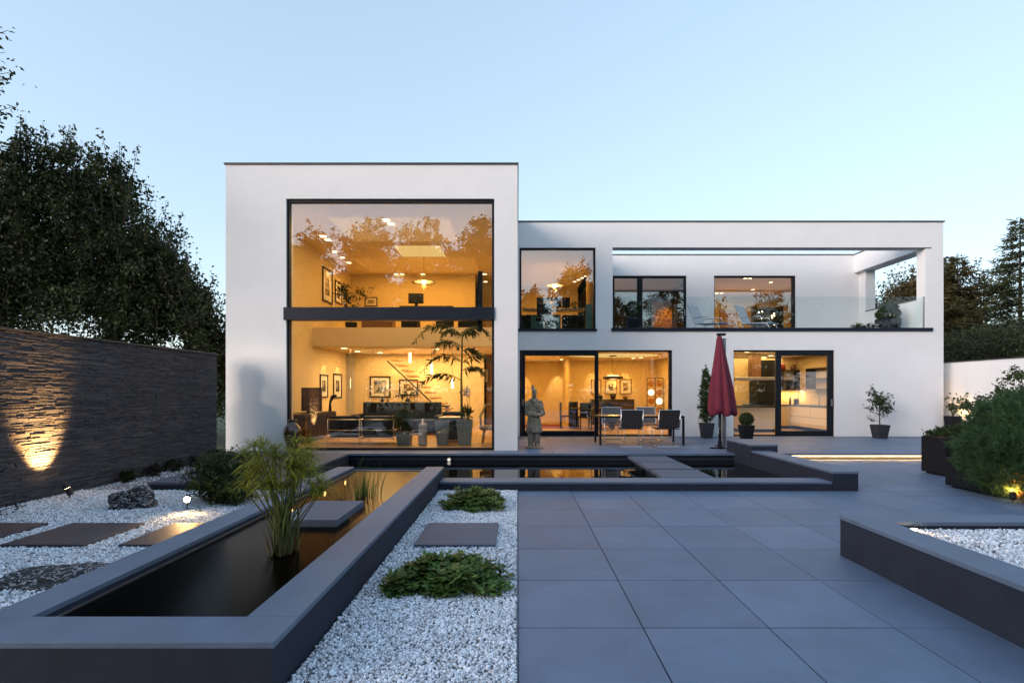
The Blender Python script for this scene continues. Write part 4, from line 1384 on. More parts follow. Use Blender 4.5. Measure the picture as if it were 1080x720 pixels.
# ---- potted plants on the terrace
def potted(label, x, y, z, a0, a1, h, potm, builder, cat='potted plant', name='potted_plant', group=None):
    t = thing(name, label, cat, (x, y, z), group)
    g = MB(); g.taper(x, y, z, z + h - .03, a0, a1)
    g.taper(x, y, z + h - .0295, z + h, a1 + .008, a1 + .01)
    g.build('pot', potm, t, bevel=0.006)
    g = MB(); g.box(x - a1 + .02, x + a1 - .02, y - a1 + .02, y + a1 - .02, z + h + 0.0005, z + h + .012); g.build('soil', M['soil'], t)
    builder(t, x, y, z + h)
    return t
def b_column(t, x, y, z):
    rg = np.random.default_rng(3)
    g = MB(); g.tube([(x, y, z), (x, y, z + 1.45)], [0.02, 0.006], 6); g.build('stem', M['bark'], t)
    P = blob_points([(x, y, z + .35, .22, .22, .33), (x - .02, y, z + .85, .17, .17, .4), (x + .0, y, z + 1.3, .11, .11, .28)], 3600, rg, .3, 25)
    quads('foliage', leaf_quads(P, 0.065, rg, .5), M['leaf_box'], t)
def b_ball(r_):
    def f(t, x, y, z):
        rg = np.random.default_rng(int(r_ * 1000))
        g = MB(); g.tube([(x, y, z), (x, y, z + r_)], [0.02, 0.01], 6); g.build('stem', M['bark'], t)
        P = blob_points([(x, y, z + r_ * .92, r_, r_, r_ * .95)], 3200, rg, .8, 12, True)
        quads('foliage', leaf_quads(P, 0.04, rg, .5), M['leaf_box'], t)
    return f
def b_olive(t, x, y, z):
    rg = np.random.default_rng(8)
    g = MB()
    limb(g, (x, y, z), (x + .02, y, z + .95), 0.018, 0.004, .05)
    V = []
    for k in range(30):
        zz = z + rnd.uniform(.06, .85)
        an = rnd.uniform(0, 6.28); L = rnd.uniform(.2, .42) * (1.1 - (zz - z) * .6)
        tip = Vector((x + math.cos(an) * L, y + math.sin(an) * L, zz + rnd.uniform(.1, .28)))
        limb(g, (x, y, zz), tip, 0.007, 0.002, .1, 4, 4)
        q = np.array([Vector((x, y, zz)).lerp(tip, f_) for f_ in np.linspace(.3, 1.05, 16)]) + rg.normal(size=(16, 3)) * .03
        V.append(leaf_quads(q, 0.10, rg, .42))
    g.build('stem', M['bark'], t); quads('foliage', np.concatenate(V), M['leaf_box'], t)
potted('tall slim climbing plant in a grey pot behind the closed parasol', 5.47, 14.55, TZ, .125, .17, .43, M['pot_grey'], b_column)
potted('clipped box ball in a black pot by the kitchen door', 6.55, 14.4, TZ, .13, .17, .38, M['pot_dark'], b_ball(.19))
potted('airy olive like shrub in a grey pot against the white wall', 10.45, 14.5, TZ, .13, .175, .38, M['pot_grey'], b_olive)

# amber glazed urn at the window corner
ur = thing('glazed_urn', 'dark bronze glazed urn at the corner of the tall window', 'urn', (-5.03, 11.22, TZ))
g = MB(); g.lathe([(.0, 0), (.09, .0), (.10, .02), (.13, .16), (.175, .32), (.19, .44), (.17, .54), (.11, .62), (.075, .66), (.08, .70), (.10, .72), (.085, .725), (.06, .66), (.0, .65)], (-5.03, 11.22, TZ), 28); g.build('body', M['urn'], ur, smooth=True)
g = MB(); g.lathe([(.104, 0), (.112, .008), (.104, .016)], (-5.03, 11.22, TZ + .705), 28); g.build('lip', M['urn'], ur, smooth=True)

# ---- black planter boxes
pa = thing('planter_box', 'square black planter box with low mound plant, nearer the house', 'planter', (7.95, 9.0, 0))
g = MB(); g.box(7.45, 8.45, 8.75, 9.28, 0.03, 0.67); g.build('box', M['pot_dark'], pa, bevel=0.006)
g = MB(); g.box(7.5, 8.4, 8.8, 9.23, 0.0, 0.03); g.build('foot', M['black'], pa)
g = MB(); g.box(7.47, 8.43, 8.77, 9.26, 0.6705, 0.69); g.build('soil', M['soil'], pa)
shrub('low green mound plant growing in the black planter nearer the house', (7.95, 9.02, 0.68), [(7.85, 9.0, .74, .32, .22, .14), (8.15, 9.05, .76, .3, .22, .17), (7.6, 8.98, .72, .2, .2, .1)], 6000, 0.05, M['leaf_box'], 95, .4, 'mound_plant', 'plant')
pb2 = thing('planter_box', 'black planter box half hidden under the big pine bush', 'planter', (7.5, 7.45, 0))
g = MB(); g.box(6.72, 8.6, 7.1, 7.9, 0.03, 0.46); g.build('box', M['pot_dark'], pb2, bevel=0.006)
g = MB(); g.box(6.78, 8.54, 7.16, 7.84, 0.0, 0.03); g.build('foot', M['black'], pb2)
tp = thing('potted_plant', 'small leafy plant in a tall black pot lit warmly in the wall corner', 'potted plant', (12.85, 14.85, TZ))
g = MB(); g.taper(12.85, 14.85, TZ, TZ + .62, .10, .15); g.build('pot', M['pot_dark'], tp, bevel=.005)
rg = np.random.default_rng(9)
g = MB(); V = []
for k in range(11):
    tip = Vector((12.85 + rnd.uniform(-.25, .3), 14.85 + rnd.uniform(-.2, .2), TZ + .62 + rnd.uniform(.2, .6)))
    limb(g, (12.85, 14.85, TZ + .61), tip, .007, .002, .1, 4, 4)
    q = np.array([Vector((12.85, 14.85, TZ + .7)).lerp(tip, f_) for f_ in np.linspace(.3, 1.05, 12)]) + rg.normal(size=(12, 3)) * .03
    V.append(leaf_quads(q, .1, rg, .55))
g.build('stem', M['bark'], tp); quads('foliage', np.concatenate(V), M['leaf_shrub'], tp)

# ---- garden spotlights
def spotlight(label, loc, aim, energy, cone=70, bulb=0.03, col=(1.0, 0.58, 0.22), group='garden spotlights', size=0.03):
    loc = Vector(loc); aim = Vector(aim)
    d = (aim - loc).normalized()
    t = thing('garden_spotlight', label, 'spotlight', (loc.x, loc.y, 0), group)
    g = MB(); g.tube([loc - d * .05, loc - d * .045, loc + d * .05, loc + d * .052], [bulb * .8, bulb * 1.15, bulb * 1.35, bulb * 1.35], 14, cap=True); g.tube([loc + d * .0521, loc + d * (.10 if energy > 20 else .06)], bulb * 1.4, 14, cap=False); g.build('housing', M['lightfix'], t, smooth=False)
    g = MB(); g.tube([loc + d * .0525, loc + d * .056], bulb * 1.15, 14); g.build('lens', M['bulb'], t)
    g = MB(); g.tube([(loc.x, loc.y, 0.0), tuple(loc - d * .02)], 0.008, 6); g.build('spike', M['lightfix'], t)
    lamp('SPOT', loc + d * (.105 if energy > 20 else .075), energy, col, size, target=aim, cone=cone, blend=0.9)
    return t
spotlight('small black uplight in the gravel aimed at the slate wall', (-6.22, 6.97, 0.10), (-6.57, 6.93, 0.78), 170, 60, col=(1.0, 0.52, 0.17))
spotlight('glowing spotlight in front of the dark shrub, pointing at the viewer', (-4.13, 6.28, 0.16), (-3.45, 5.1, 0.03), 10, 110, 0.030)
spotlight('small spotlight hidden under the big pine bush', (6.62, 6.72, 0.09), (7.1, 7.2, 0.5), 9, 120, col=(1.0, 0.42, 0.08))
spotlight('small spotlight behind the tall pot in the white wall corner', (13.02, 14.75, 0.62), (13.2, 14.95, 1.3), 5, 110)
t = thing('recessed_light', 'tiny recessed light in the corner of the gravel filled raised bed', 'spotlight', (3.36, 4.27, 0.3))
g = MB(); g.box(3.30, 3.42, 4.30, 4.3495, 0.305, 0.325); g.build('housing', M['steel'], t)
g = MB(); g.box(3.305, 3.415, 4.296, 4.2995, 0.309, 0.322); g.build('lens', M['bulb'], t)
lamp('SPOT', (3.36, 4.28, 0.345), 0.8, (1, .62, .28), .02, target=(3.36, 4.0, 0.29), cone=150, blend=1)
for k, (y, lb) in enumerate(((5.75, 'underwater light on the pond side beside the floating slab'), (6.75, 'underwater light on the pond side next to the iris clump'), (7.55, 'underwater light on the pond side near its far end'))):
    t = thing('pond_light', lb, 'pond light', (-2.60, y, 0.12), 'underwater lights in the raised pond')
    g = MB(); g.tube([(-2.6135, y, .12), (-2.59, y, .12)], .04, 14); g.build('housing', M['steel'], t)
    g = MB(); g.tube([(-2.5895, y, .12), (-2.586, y, .12)], .032, 14); g.build('lens', M['led'], t)
    lamp('SPOT', (-2.55, y, .12), (0.6, 7, 9)[k], (1, .50, .14), .03, target=(-1.8, y + .5, -.1), cone=110, blend=1)

t = thing('pond_light', 'small white pond light on the terrace face near the middle of the long pond', 'pond light', (-1.5, 10.98, 0.0))
g = MB(); g.tube([(-1.5, 11.018, .0), (-1.5, 10.97, .0)], .055, 14); g.build('housing', M['steel'], t)
g = MB(); g.tube([(-1.5, 10.9695, .0), (-1.5, 10.966, .0)], .034, 14); g.build('lens', M['pond_lens'], t)

# ---- roof terrace things
BZ = 3.33
def lounger(label, x, y, rz):
    t = thing('deck_chair', label, 'deck chair', (0, 0, 0), 'deck chairs on the roof terrace')
    w = .29
    for s in (-1, 1):
        g = MB()
        g.tube([(s * w, -.5, .0), (s * w, -.35, .33), (s * w, .45, .38), (s * w, .72, 1.02)], .014, 8)
        g.tube([(s * w, .65, .0), (s * w, .38, .36)], .014, 8)
        g.tube([(s * w, -.2, .34), (s * w, -.15, .56), (s * w, .52, .58)], .012, 8)
        g.build('side_frame', M['steel'], t, smooth=True)
    g = MB(); g.add([(-w, -.45, .32), (w, -.45, .32), (w, .44, .37), (-w, .44, .37), (-w, -.45, .34), (w, -.45, .34), (w, .43, .39), (-w, .43, .39)], [(0, 3, 2, 1), (4, 5, 6, 7), (0, 1, 5, 4), (1, 2, 6, 5), (2, 3, 7, 6), (3, 0, 4, 7)]); g.build('seat', M['lounge'], t)
    g = MB(); g.add([(-w, .45, .385), (w, .45, .385), (w, .73, 1.03), (-w, .73, 1.03), (-w, .43, .395), (w, .43, .395), (w, .71, 1.04), (-w, .71, 1.04)], [(0, 3, 2, 1), (4, 5, 6, 7), (0, 1, 5, 4), (1, 2, 6, 5), (2, 3, 7, 6), (3, 0, 4, 7)]); g.build('backrest', M['lounge'], t)
    t.location = (x, y, BZ); t.rotation_euler = (0, 0, rz); ORG[t.name] = Vector((x, y, BZ))
    return t
l1 = lounger('left white reclining deck chair behind the terrace glass', 6.35, 16.4, R(38))
index_kids()
l2 = clone(l1, (7.92, 16.4, BZ), R(38), 'right white reclining deck chair behind the terrace glass')
potted('clipped ball shrub in a tall black pot at the left end of the roof terrace', 3.72, 16.2, BZ, .16, .20, .55, M['pot_dark'], b_ball(.27))
bw = thing('potted_plant', 'two tiered clipped shrub in a round black bowl on the roof terrace', 'potted plant', (11.75, 15.95, BZ))
g = MB(); g.lathe([(0, 0), (.22, 0), (.30, .12), (.345, .3), (.35, .44), (.32, .44), (.3, .40), (0, .39)], (11.75, 15.95, BZ), 28); g.build('bowl', M['pot_dark'], bw, smooth=True)
rg = np.random.default_rng(77)
P = blob_points([(11.75, 15.95, BZ + .60, .34, .34, .19), (11.78, 15.95, BZ + .80, .25, .25, .16)], 4600, rg, .75, 14, True)
g = MB(); g.tube([(11.75, 15.95, BZ + .38), (11.77, 15.95, BZ + .8)], .02, 6); g.build('stem', M['bark'], bw)
quads('foliage', leaf_quads(P, .05, rg, .5), M['leaf_box'], bw)
for k, (x, lb) in enumerate(((10.75, 'left one of two low pale flowering plants on the roof terrace'), (11.15, 'low pale flowering plant close to the round black bowl'))):
    t = thing('flowering_plant', lb, 'plant', (x, 15.9, BZ), 'pale flowering plants on the roof terrace')
    g = MB(); g.lathe([(0, 0), (.1, 0), (.12, .1), (0, .1)], (x, 15.9, BZ), 16); g.build('pot', M['pot_grey'], t)
    P = blob_points([(x, 15.9, BZ + .17, .19, .17, .11)], 700, rg, .4, 20)
    quads('foliage', leaf_quads(P, .05, rg, .5), M['leaf_shrub'], t)
    P = blob_points([(x, 15.9, BZ + .2, .19, .17, .11)], 180, rg, .8, 10)
    quads('flowers', leaf_quads(P, .05, rg, .9), M['flower_white'], t)

# ---- photographer beside the camera and the lamp behind: only the shadow on the left pier shows
lampost = thing('garden_lamp', 'slim garden lamp post behind the camera casting a shadow onto the white house', 'garden lamp', (3.28, -6.1, 0))
g = MB(); g.tube([(3.28, -6.1, 0), (3.28, -6.1, 1.44)], .03, 10); g.build('post', M['alu'], lampost)
g = MB(); g.lathe([(0, 0), (.07, 0), (.085, .1), (.06, .16), (0, .17)], (3.28, -6.1, 1.441), 18); g.build('head', M['alu'], lampost)
lamp('SPOT', (3.28, -5.98, 1.525), 330, (1.0, .80, .62), .03, target=(-6.0, 11.48, 1.7), cone=7.4, blend=.85)
pr = thing('person', 'person standing just behind the camera in dark clothes, seen only as a shadow', 'person', (.33, -.5, 0))
me = bpy.data.meshes.new('body')
J = [(0, 0, .93, .14), (0, 0, 1.12, .12), (0, 0, 1.31, .13), (0, 0, 1.43, .075), (0, .01, 1.49, .065), (0, .02, 1.57, .098), (0, .02, 1.65, .105), (0, .01, 1.715, .06),
     (-.16, 0, 1.36, .065), (-.22, .0, 1.08, .045), (-.23, .04, .86, .034), (.16, 0, 1.36, .065), (.22, .0, 1.08, .045), (.23, .04, .86, .034),
     (-.09, 0, .86, .09), (-.10, .01, .48, .062), (-.10, -.02, .08, .05), (-.10, .11, .04, .035), (.09, 0, .86, .09), (.10, .01, .48, .062), (.10, -.02, .08, .05), (.10, .11, .04, .035)]
E = [(0, 1), (1, 2), (2, 3), (3, 4), (4, 5), (5, 6), (6, 7), (2, 8), (8, 9), (9, 10), (2, 11), (11, 12), (12, 13), (0, 14), (14, 15), (15, 16), (16, 17), (0, 18), (18, 19), (19, 20), (20, 21)]
me.from_pydata([(j[0], j[1], j[2]) for j in J], E, [])
bo = link('body', me, mat('dark_clothes', (.03, .03, .035), .9), pr, Vector((.33, -.5, 0)))
md = bo.modifiers.new('skin', 'SKIN')
if not len(me.skin_vertices):
    bpy.context.view_layer.objects.active = bo
    me.attributes.new('skin', 'FLOAT', 'POINT') if False else None
for i, j in enumerate(J):
    if len(me.skin_vertices):
        me.skin_vertices[0].data[i].radius = (j[3], j[3] * .9)
        me.skin_vertices[0].data[i].use_root = (i == 0)
sb = bo.modifiers.new('sub', 'SUBSURF'); sb.levels = sb.render_levels = 1
print('SKINLAYERS', len(me.skin_vertices))
# ================================================================== INTERIORS SEEN THROUGH THE GLASS
M['paper'] = mat('passepartout', (0.72, 0.68, 0.6), 0.8, var=0.03)
M['frame_dark'] = mat('dark_picture_frame', (0.03, 0.02, 0.015), 0.4)
M['frame_gold'] = mat('thin_gilt_frame', (0.28, 0.17, 0.06), 0.4, metal=0.3)
M['print_dark'] = picture_mat('charcoal_print', (0.03, 0.03, 0.03), (0.42, 0.38, 0.32), 5)
M['print_warm'] = picture_mat('sepia_print', (0.12, 0.08, 0.05), (0.5, 0.4, 0.28), 7)
M['pot_blue'] = mat('blue_grey_pot', (0.16, 0.22, 0.25), 0.45, var=0.12, scale=5)
M['cab_white'] = mat('white_lacquer', (0.68, 0.66, 0.6), 0.25, var=0.02)
M['cab_cream'] = mat('cream_drawer_front', (0.66, 0.55, 0.38), 0.35, var=0.03)
M['teal'] = mat('teal_glass_panel', (0.16, 0.42, 0.42), 0.25, var=0.08, scale=3)
M['screen'] = mat('dark_screen', (0.012, 0.013, 0.018), 0.12, var=0.1)
M['curtain'] = mat('pleated_curtain', (0.40, 0.28, 0.14), 0.9, var=0.1, scale=3)
M['rug'] = mat('red_brown_rug', (0.20, 0.045, 0.02), 0.95, var=0.25, scale=20)
M['birch'] = mat('pale_birch', (0.50, 0.42, 0.26), 0.4, var=0.12, scale=3, stretch=(1, 8, 1))
M['cushion_red'] = mat('red_cushion', (0.22, 0.015, 0.012), 0.85)
M['wicker'] = mat('beige_wicker', (0.34, 0.26, 0.15), 0.7, var=0.3, scale=40)
M['brown_lacq'] = mat('brown_hood', (0.16, 0.08, 0.035), 0.35, var=0.2, scale=3)
M['amber'] = mat('amber_disc', (0.42, 0.22, 0.05), 0.2, metal=0.5, var=0.3)
M['pend'] = emis('pendant_glow', (1.0, 0.72, 0.36), 3.0)
M['pend_soft'] = emis('pendant_shade_glow', (1.0, 0.75, 0.45), 0.7)

# --- recessed ceiling lights (parts of the house)
def downlight(x, y, z, r=0.05, square=False):
    g = MB()
    if square:
        g.box(x - r, x + r, y - r, y + r, z - 0.012, z - 0.001)
    else:
        g.tube([(x, y, z - 0.010), (x, y, z - 0.001)], r, 12)
    return g.build('downlight', M['downl'], hs)
def dl_px(x_, y_, z, r=0.05, square=False):
    d = (z - CH) * F / (CY - y_)
    return downlight((x_ - CX) * d / F, d, z, r, square)
for x_, y_ in ((340.5, 249), (346, 253), (407.5, 232), (412.5, 236)):
    dl_px(x_, y_, 5.885, .075, True)
for x_, y_ in ((353, 265.5), (361, 271.5), (368, 277), (418, 289), (424, 289), (446, 289), (511, 289), (512, 297)):
    dl_px(x_, y_, 5.885, .075)
for x_, y_ in ((363, 367), (377, 370.5), (401, 371.8), (414, 376), (460, 368)):
    dl_px(x_, y_, 2.87, .09)
for x_, y_ in ((592, 379), (588, 382), (668, 377.5), (676, 377), (648, 376)):
    dl_px(x_, y_, 2.75, .07)
for x_, y_ in ((788, 371), (806, 376.5), (813, 375), (829, 373), (850, 372), (857, 371.5)):
    dl_px(x_, y_, 2.75, .08)
for x_, y_ in ((606, 297), (610, 295), (614, 293), (618, 291), (595, 304), (593, 307), (592, 310)):
    dl_px(x_, y_, 5.80, .06)
for x_, y_ in ((756, 309), (761, 309), (786, 293.5), (791, 293.5), (794, 305.5), (813, 297.5), (703, 309)):
    dl_px(x_, y_, 5.75, .06)
g = MB(); g.box(-3.75, -2.35, 15.2, 16.4, 5.868, 5.8845); g.build('cove_light', M['cove'], hs)
g = MB(); g.lathe([(0, 0), (1, 0), (1, .014), (0, .014)], (3.35, 17.7, 2.735), 40, 1.55, 0.95); g.build('cove_light', M['cove'], hs)

# --- pictures
def picture(label, axis, a0, a1, z0, z1, at, fm='frame_dark', pm='print_dark', mg=0.22, group='framed pictures'):
    """axis 'x': hangs on a wall facing -Y at y=at; axis 'y': on the left wall facing +X at x=at"""
    def bx(mb, u0, u1, w0, w1, d0, d1):
        if axis == 'x':
            mb.box(u0, u1, at - d1, at - d0, w0, w1)
        else:
            mb.box(at + d0, at + d1, u0, u1, w0, w1)
    c = ((a0 + a1) / 2, at, z0) if axis == 'x' else (at, (a0 + a1) / 2, z0)
    t = thing('framed_picture', label, 'picture', c, group)
    w = min(a1 - a0, z1 - z0) * 0.055 + 0.008
    g = MB()
    bx(g, a0, a1, z1 - w, z1, .002, .035); bx(g, a0, a1, z0, z0 + w, .002, .035)
    bx(g, a0, a0 + w, z0 + w, z1 - w, .002, .035); bx(g, a1 - w, a1, z0 + w, z1 - w, .002, .035)
    g.build('frame', M[fm], t)
    g = MB(); bx(g, a0 + w, a1 - w, z0 + w, z1 - w, .003, .012); g.build('passepartout', M['paper'], t)
    m_ = mg * min(a1 - a0, z1 - z0)
    g = MB(); bx(g, a0 + w + m_, a1 - w - m_, z0 + w + m_, z1 - w - m_, .0125, .015); g.build('print', M[pm], t)
    return t
def pic_px(label, x0, x1, y0, y1, d, **k):
    p, q = px(x0, y1, d), px(x1, y0, d)
    return picture(label, 'x', p.x, q.x, p.z, q.z, d, **k)
XL = -6.288
picture('narrow dark framed picture on the lower left wall, nearer the window', 'y', 15.95, 16.6, 1.28, 2.03, XL)
picture('narrow dark framed picture on the lower left wall, farther from the window', 'y', 17.1, 17.9, 1.24, 2.10, XL)
picture('tall dark framed picture on the upper gallery wall, nearer the window', 'y', 16.15, 17.0, 4.40, 5.52, XL, pm='print_warm')
picture('smaller dark framed picture on the upper gallery wall, deeper inside', 'y', 17.27, 17.9, 4.55, 5.32, XL, pm='print_warm')
pic_px('landscape picture in thick dark frame on the living room back wall', 390, 412, 396.5, 419, 18.597, mg=.14)
pic_px('picture with cream mount in thin dark frame right of the thick framed one', 421, 441, 400, 416.5, 18.597, pm='print_warm')
pic_px('small picture on the gallery back wall behind the desk', 385, 398, 313.5, 323, 18.897)
pic_px('picture hanging on the wood panelled wall behind the palm', 503, 516, 388, 404, 19.597, mg=.2)
pic_px('leftmost of three thin framed pictures above the dining sideboard', 623.5, 634, 400, 415.5, 20.597, fm='frame_gold', pm='print_warm')
pic_px('middle of three thin framed pictures above the dining sideboard', 638, 650.5, 399.5, 415.5, 20.597, fm='frame_gold')
pic_px('rightmost of three thin framed pictures above the dining sideboard', 653.5, 666, 399.5, 415.5, 20.597, fm='frame_gold', pm='print_warm')

# --- pendants
def disc_pendant(label, x, y, z, r, ztop, group='flat disc pendant lamps'):
    t = thing('pendant_lamp', label, 'pendant lamp', (x, y, z), group)
    g = MB(); g.tube([(x, y, z + .05), (x, y, ztop)], .006, 6); g.build('cord', M['black'], t)
    g = MB(); g.lathe([(0.03, .04), (r * .6, .03), (r, 0.0), (r, -.008), (r * .6, .018), (.03, .02)], (x, y, z), 30); g.build('shade', M['white_pl'], t, smooth=True)
    g = MB(); g.lathe([(0.001, -.07), (.045, -.05), (.06, -.01), (.045, .015), (.001, .02)], (x, y, z), 16); g.build('bulb', M['pend'], t, smooth=True)
    lamp('POINT', (x, y, z - .14), 4, WARM, .08)
    return t
disc_pendant('flat disc pendant lamp hanging over the gallery desk', -3.08, 16.5, 5.06, .42, 5.885)
disc_pendant('flat disc pendant lamp hanging inside the square study window', 1.29, 17.5, 5.15, .34, 5.80)
t = thing('pendant_lamp', 'oval ring pendant lamp with dark rim over the dining area', 'pendant lamp', (3.32, 17.5, 1.95))
g = MB()
for k in range(40):
    pass
g.tube([(3.32 + .31 * math.cos(a_), 17.5 + .31 * math.sin(a_), 1.96) for a_ in np.linspace(0, 2 * math.pi, 33)], .05, 8); g.build('ring', M['darkwood'], t, smooth=True)
g = MB(); g.lathe([(0, -.05), (.2, -.04), (.25, .0), (.2, .07), (0, .08)], (3.32, 17.5, 1.96), 24); g.build('shade', M['pend_soft'], t, smooth=True)
g = MB(); g.tube([(3.32, 17.5, 2.03), (3.28, 17.5, 2.72)], .006, 6); g.tube([(3.32, 17.5, 2.03), (3.62, 17.5, 2.72)], .004, 6); g.lathe([(0, 0), (.14, 0), (.14, .03), (0, .03)], (3.32, 17.5, 2.70), 20); g.build('cord', M['black'], t)
lamp('POINT', (3.32, 17.5, 1.75), 5, WARM, .15)
for k, (x_, y_) in enumerate(((432.5, 377), (455, 389), (477, 404))):
    p = px(x_, y_, 16.6)
    t = thing('pendant_lamp', ['highest of three glowing stick pendants beside the stairs', 'middle of three glowing stick pendants beside the stairs', 'lowest of three glowing stick pendants beside the palm'][k], 'pendant lamp', tuple(p), 'glowing stick pendants')
    g = MB(); g.tube([p + Vector((0, 0, -.16)), p + Vector((0, 0, .16))], .03, 10); g.build('tube', M['pend'], t)
    g = MB(); g.tube([p + Vector((0, 0, .16)), (p.x, p.y, 2.868)], .005, 5); g.build('cord', M['black'], t)

# --- living room furniture
FZ = 0.14
def armchair(label, x0, x1, y0):
    t = thing('leather_armchair', label, 'armchair', ((x0 + x1) / 2, y0 + .4, FZ), 'black leather cube armchairs')
    y1 = y0 + .78
    for a0, a1, b0, b1, z0, z1, nm in ((x0 + .14, x1 - .14, y0 + .2, y1 - .03, .17, .42, 'seat_cushion'), (x0 + .03, x1 - .03, y0 + .03, y0 + .19, .17, .72, 'back_cushion'),
                                       (x0 + .03, x0 + .135, y0 + .2, y1 - .03, .17, .62, 'arm_cushion'), (x1 - .135, x1 - .03, y0 + .2, y1 - .03, .17, .62, 'arm_cushion')):
        g = MB(); g.box(a0, a1, b0, b1, FZ + z0, FZ + z1); g.build(nm, M['leather'], t, bevel=.035, seg=3)
    g = MB()
    for z_ in (.15, .36, .63):
        g.tube([(x0, y1, FZ + z_), (x0, y0, FZ + z_), (x1, y0, FZ + z_), (x1, y1, FZ + z_)], .010, 8)
    for x in (x0, x1):
        for y in (y0, y1):
            g.tube([(x, y, FZ), (x, y, FZ + .64)], .010, 8)
    g.build('tube_frame', M['chrome'], t, smooth=True)
    return t
armchair('left black leather cube armchair with chrome frame, back to the tall window', -4.82, -4.02, 12.75)
armchair('right black leather cube armchair with chrome frame, back to the tall window', -3.97, -3.15, 12.75)
def sofa(label, x0, x1, y0, y1, h=.85):
    t = thing('leather_sofa', label, 'sofa', ((x0 + x1) / 2, (y0 + y1) / 2, FZ))
    g = MB(); g.box(x0, x1, y0, y1, FZ + .06, FZ + .30); g.build('base', M['leather'], t, bevel=.03)
    g = MB(); g.box(x0 + .18, x1 - .18, y1 - .24, y1, FZ + .301, FZ + h); g.build('backrest', M['leather'], t, bevel=.05, seg=3)
    for a0, a1 in ((x0, x0 + .178), (x1 - .178, x1)):
        g = MB(); g.box(a0, a1, y0, y1, FZ + .301, FZ + .62); g.build('armrest', M['leather'], t, bevel=.04, seg=3)
    n = 3; w = (x1 - x0 - .37) / n
    for k in range(n):
        g = MB(); g.box(x0 + .185 + k * w, x0 + .18 + (k + 1) * w, y0, y1 - .25, FZ + .302, FZ + .46); g.build('seat_cushion', M['leather'], t, bevel=.04, seg=3)
    return t
sofa('long black leather sofa standing across the living room', -5.2, -2.3, 15.6, 16.5, 1.0)
sofa('second black sofa near the palm with a red cushion on it', -2.5, -1.5, 15.0, 15.8, .72)
rcu = MB(); rcu.lathe([(0, 0), (.16, .02), (.2, .08), (.16, .14), (0, .16)], (-2.05, 15.15, FZ + .47), 14); tag(rcu.build('cushion', M['cushion_red'], org=(-2.05, 15.15, FZ + .47), smooth=True), 'red cushion lying on the black sofa near the palm', 'cushion')
cs = thing('console_cabinet', 'long low dark cabinet along the left living room wall', 'cabinet', (-5.85, 14, FZ))
g = MB(); g.box(-6.25, -5.5, 12.9, 15.2, FZ + .08, FZ + .75); g.build('body', M['darkwood'], cs, bevel=.006)
for k in range(3):
    g = MB(); g.box(-5.499, -5.48, 12.93 + k * .76, 13.66 + k * .76, FZ + .12, FZ + .70); g.build('door', M['darkwood'], cs, bevel=.004)
tv = thing('television', 'dark flat screen with painted bronze reflections standing on the low cabinet', 'television', (-5.75, 14.0, FZ + .75))
g = MB(); g.box(-6.02, -5.46, 13.97, 14.03, FZ + .80, FZ + 1.45); g.build('housing', M['frame_dark'], tv, bevel=.004)
g = MB(); g.box(-5.97, -5.51, 13.964, 13.9695, FZ + .85, FZ + 1.40); g.build('screen', mat('bronze_reflection_paint', (0.09, 0.04, 0.018), 0.35, var=.5, scale=2, stretch=(8, 1, .6)), tv)  # bronze reflections painted into the screen's own colour
g = MB(); g.box(-5.85, -5.63, 13.93, 14.07, FZ + .751, FZ + .80); g.build('foot', M['black'], tv)
sc_ = MB(); sc_.tube([(-5.45, 15.0, FZ + .751), (-5.45, 15.0, FZ + 1.0), (-5.38, 15.0, FZ + 1.18), (-5.26, 15.0, FZ + 1.23)], [.05, .03, .06, .03], 10)
o = sc_.build('sculpture', M['black'], org=(-5.45, 15.0, FZ + .751), smooth=True); tag(o, 'small dark curved sculpture at the back of the low cabinet', 'sculpture')
o.location.x += -.15
t = thing('floor_lamp', 'slim silver floor lamp with a curved loop head by the curtain', 'floor lamp', (-4.7, 17.6, FZ))
g = MB(); g.tube([(-4.7, 17.6, FZ + .02), (-4.7, 17.6, FZ + 1.1), (-4.62, 17.6, FZ + 1.35), (-4.42, 17.6, FZ + 1.42), (-4.25, 17.6, FZ + 1.32)], .018, 8); g.build('stem', M['steel'], t, smooth=True)
g = MB(); g.lathe([(0, 0), (.15, 0), (.15, .02), (0, .02)], (-4.7, 17.6, FZ), 18); g.build('base', M['steel'], t)
g = MB(); g.lathe([(.02, .08), (.10, 0), (.09, 0), (.0, .06)], (-4.25, 17.6, FZ + 1.24), 14); g.build('shade', M['steel'], t, smooth=True)

# --- palm and pots behind the tall window
def tall_pot(label, x, y, a0, a1, h, m='pot_blue', group='blue grey planters behind the tall window'):
    t = thing('indoor_planter', label, 'planter', (x, y, FZ), group)
    g = MB(); g.taper(x, y, FZ, FZ + h, a0, a1); g.build('pot', M[m], t, bevel=.008)
    g = MB(); g.box(x - a1 + .02, x + a1 - .02, y - a1 + .02, y + a1 - .02, FZ + h + .0005, FZ + h + .01); g.build('soil', M['soil'], t)
    return t
pA = tall_pot('tall blue grey planter holding the palm behind the window', -1.34, 12.75, .15, .2, .62)
pB = tall_pot('tall blue grey planter left of the palm planter', -1.90, 12.7, .12, .17, .60)
pC = tall_pot('low blue grey planter with a dark bushy plant left of the lantern', -2.85, 12.65, .15, .19, .34)
pm = thing('palm', 'tall indoor palm with arching feathery fronds inside the tall window', 'palm', (-1.42, 12.75, FZ + .62))
g = MB(); g.tube([(-1.42, 12.75, FZ + .6), (-1.43, 12.76, 1.8), (-1.41, 12.78, 2.95)], [.035, .026, .018], 8)
V = []; rg = np.random.default_rng(44)
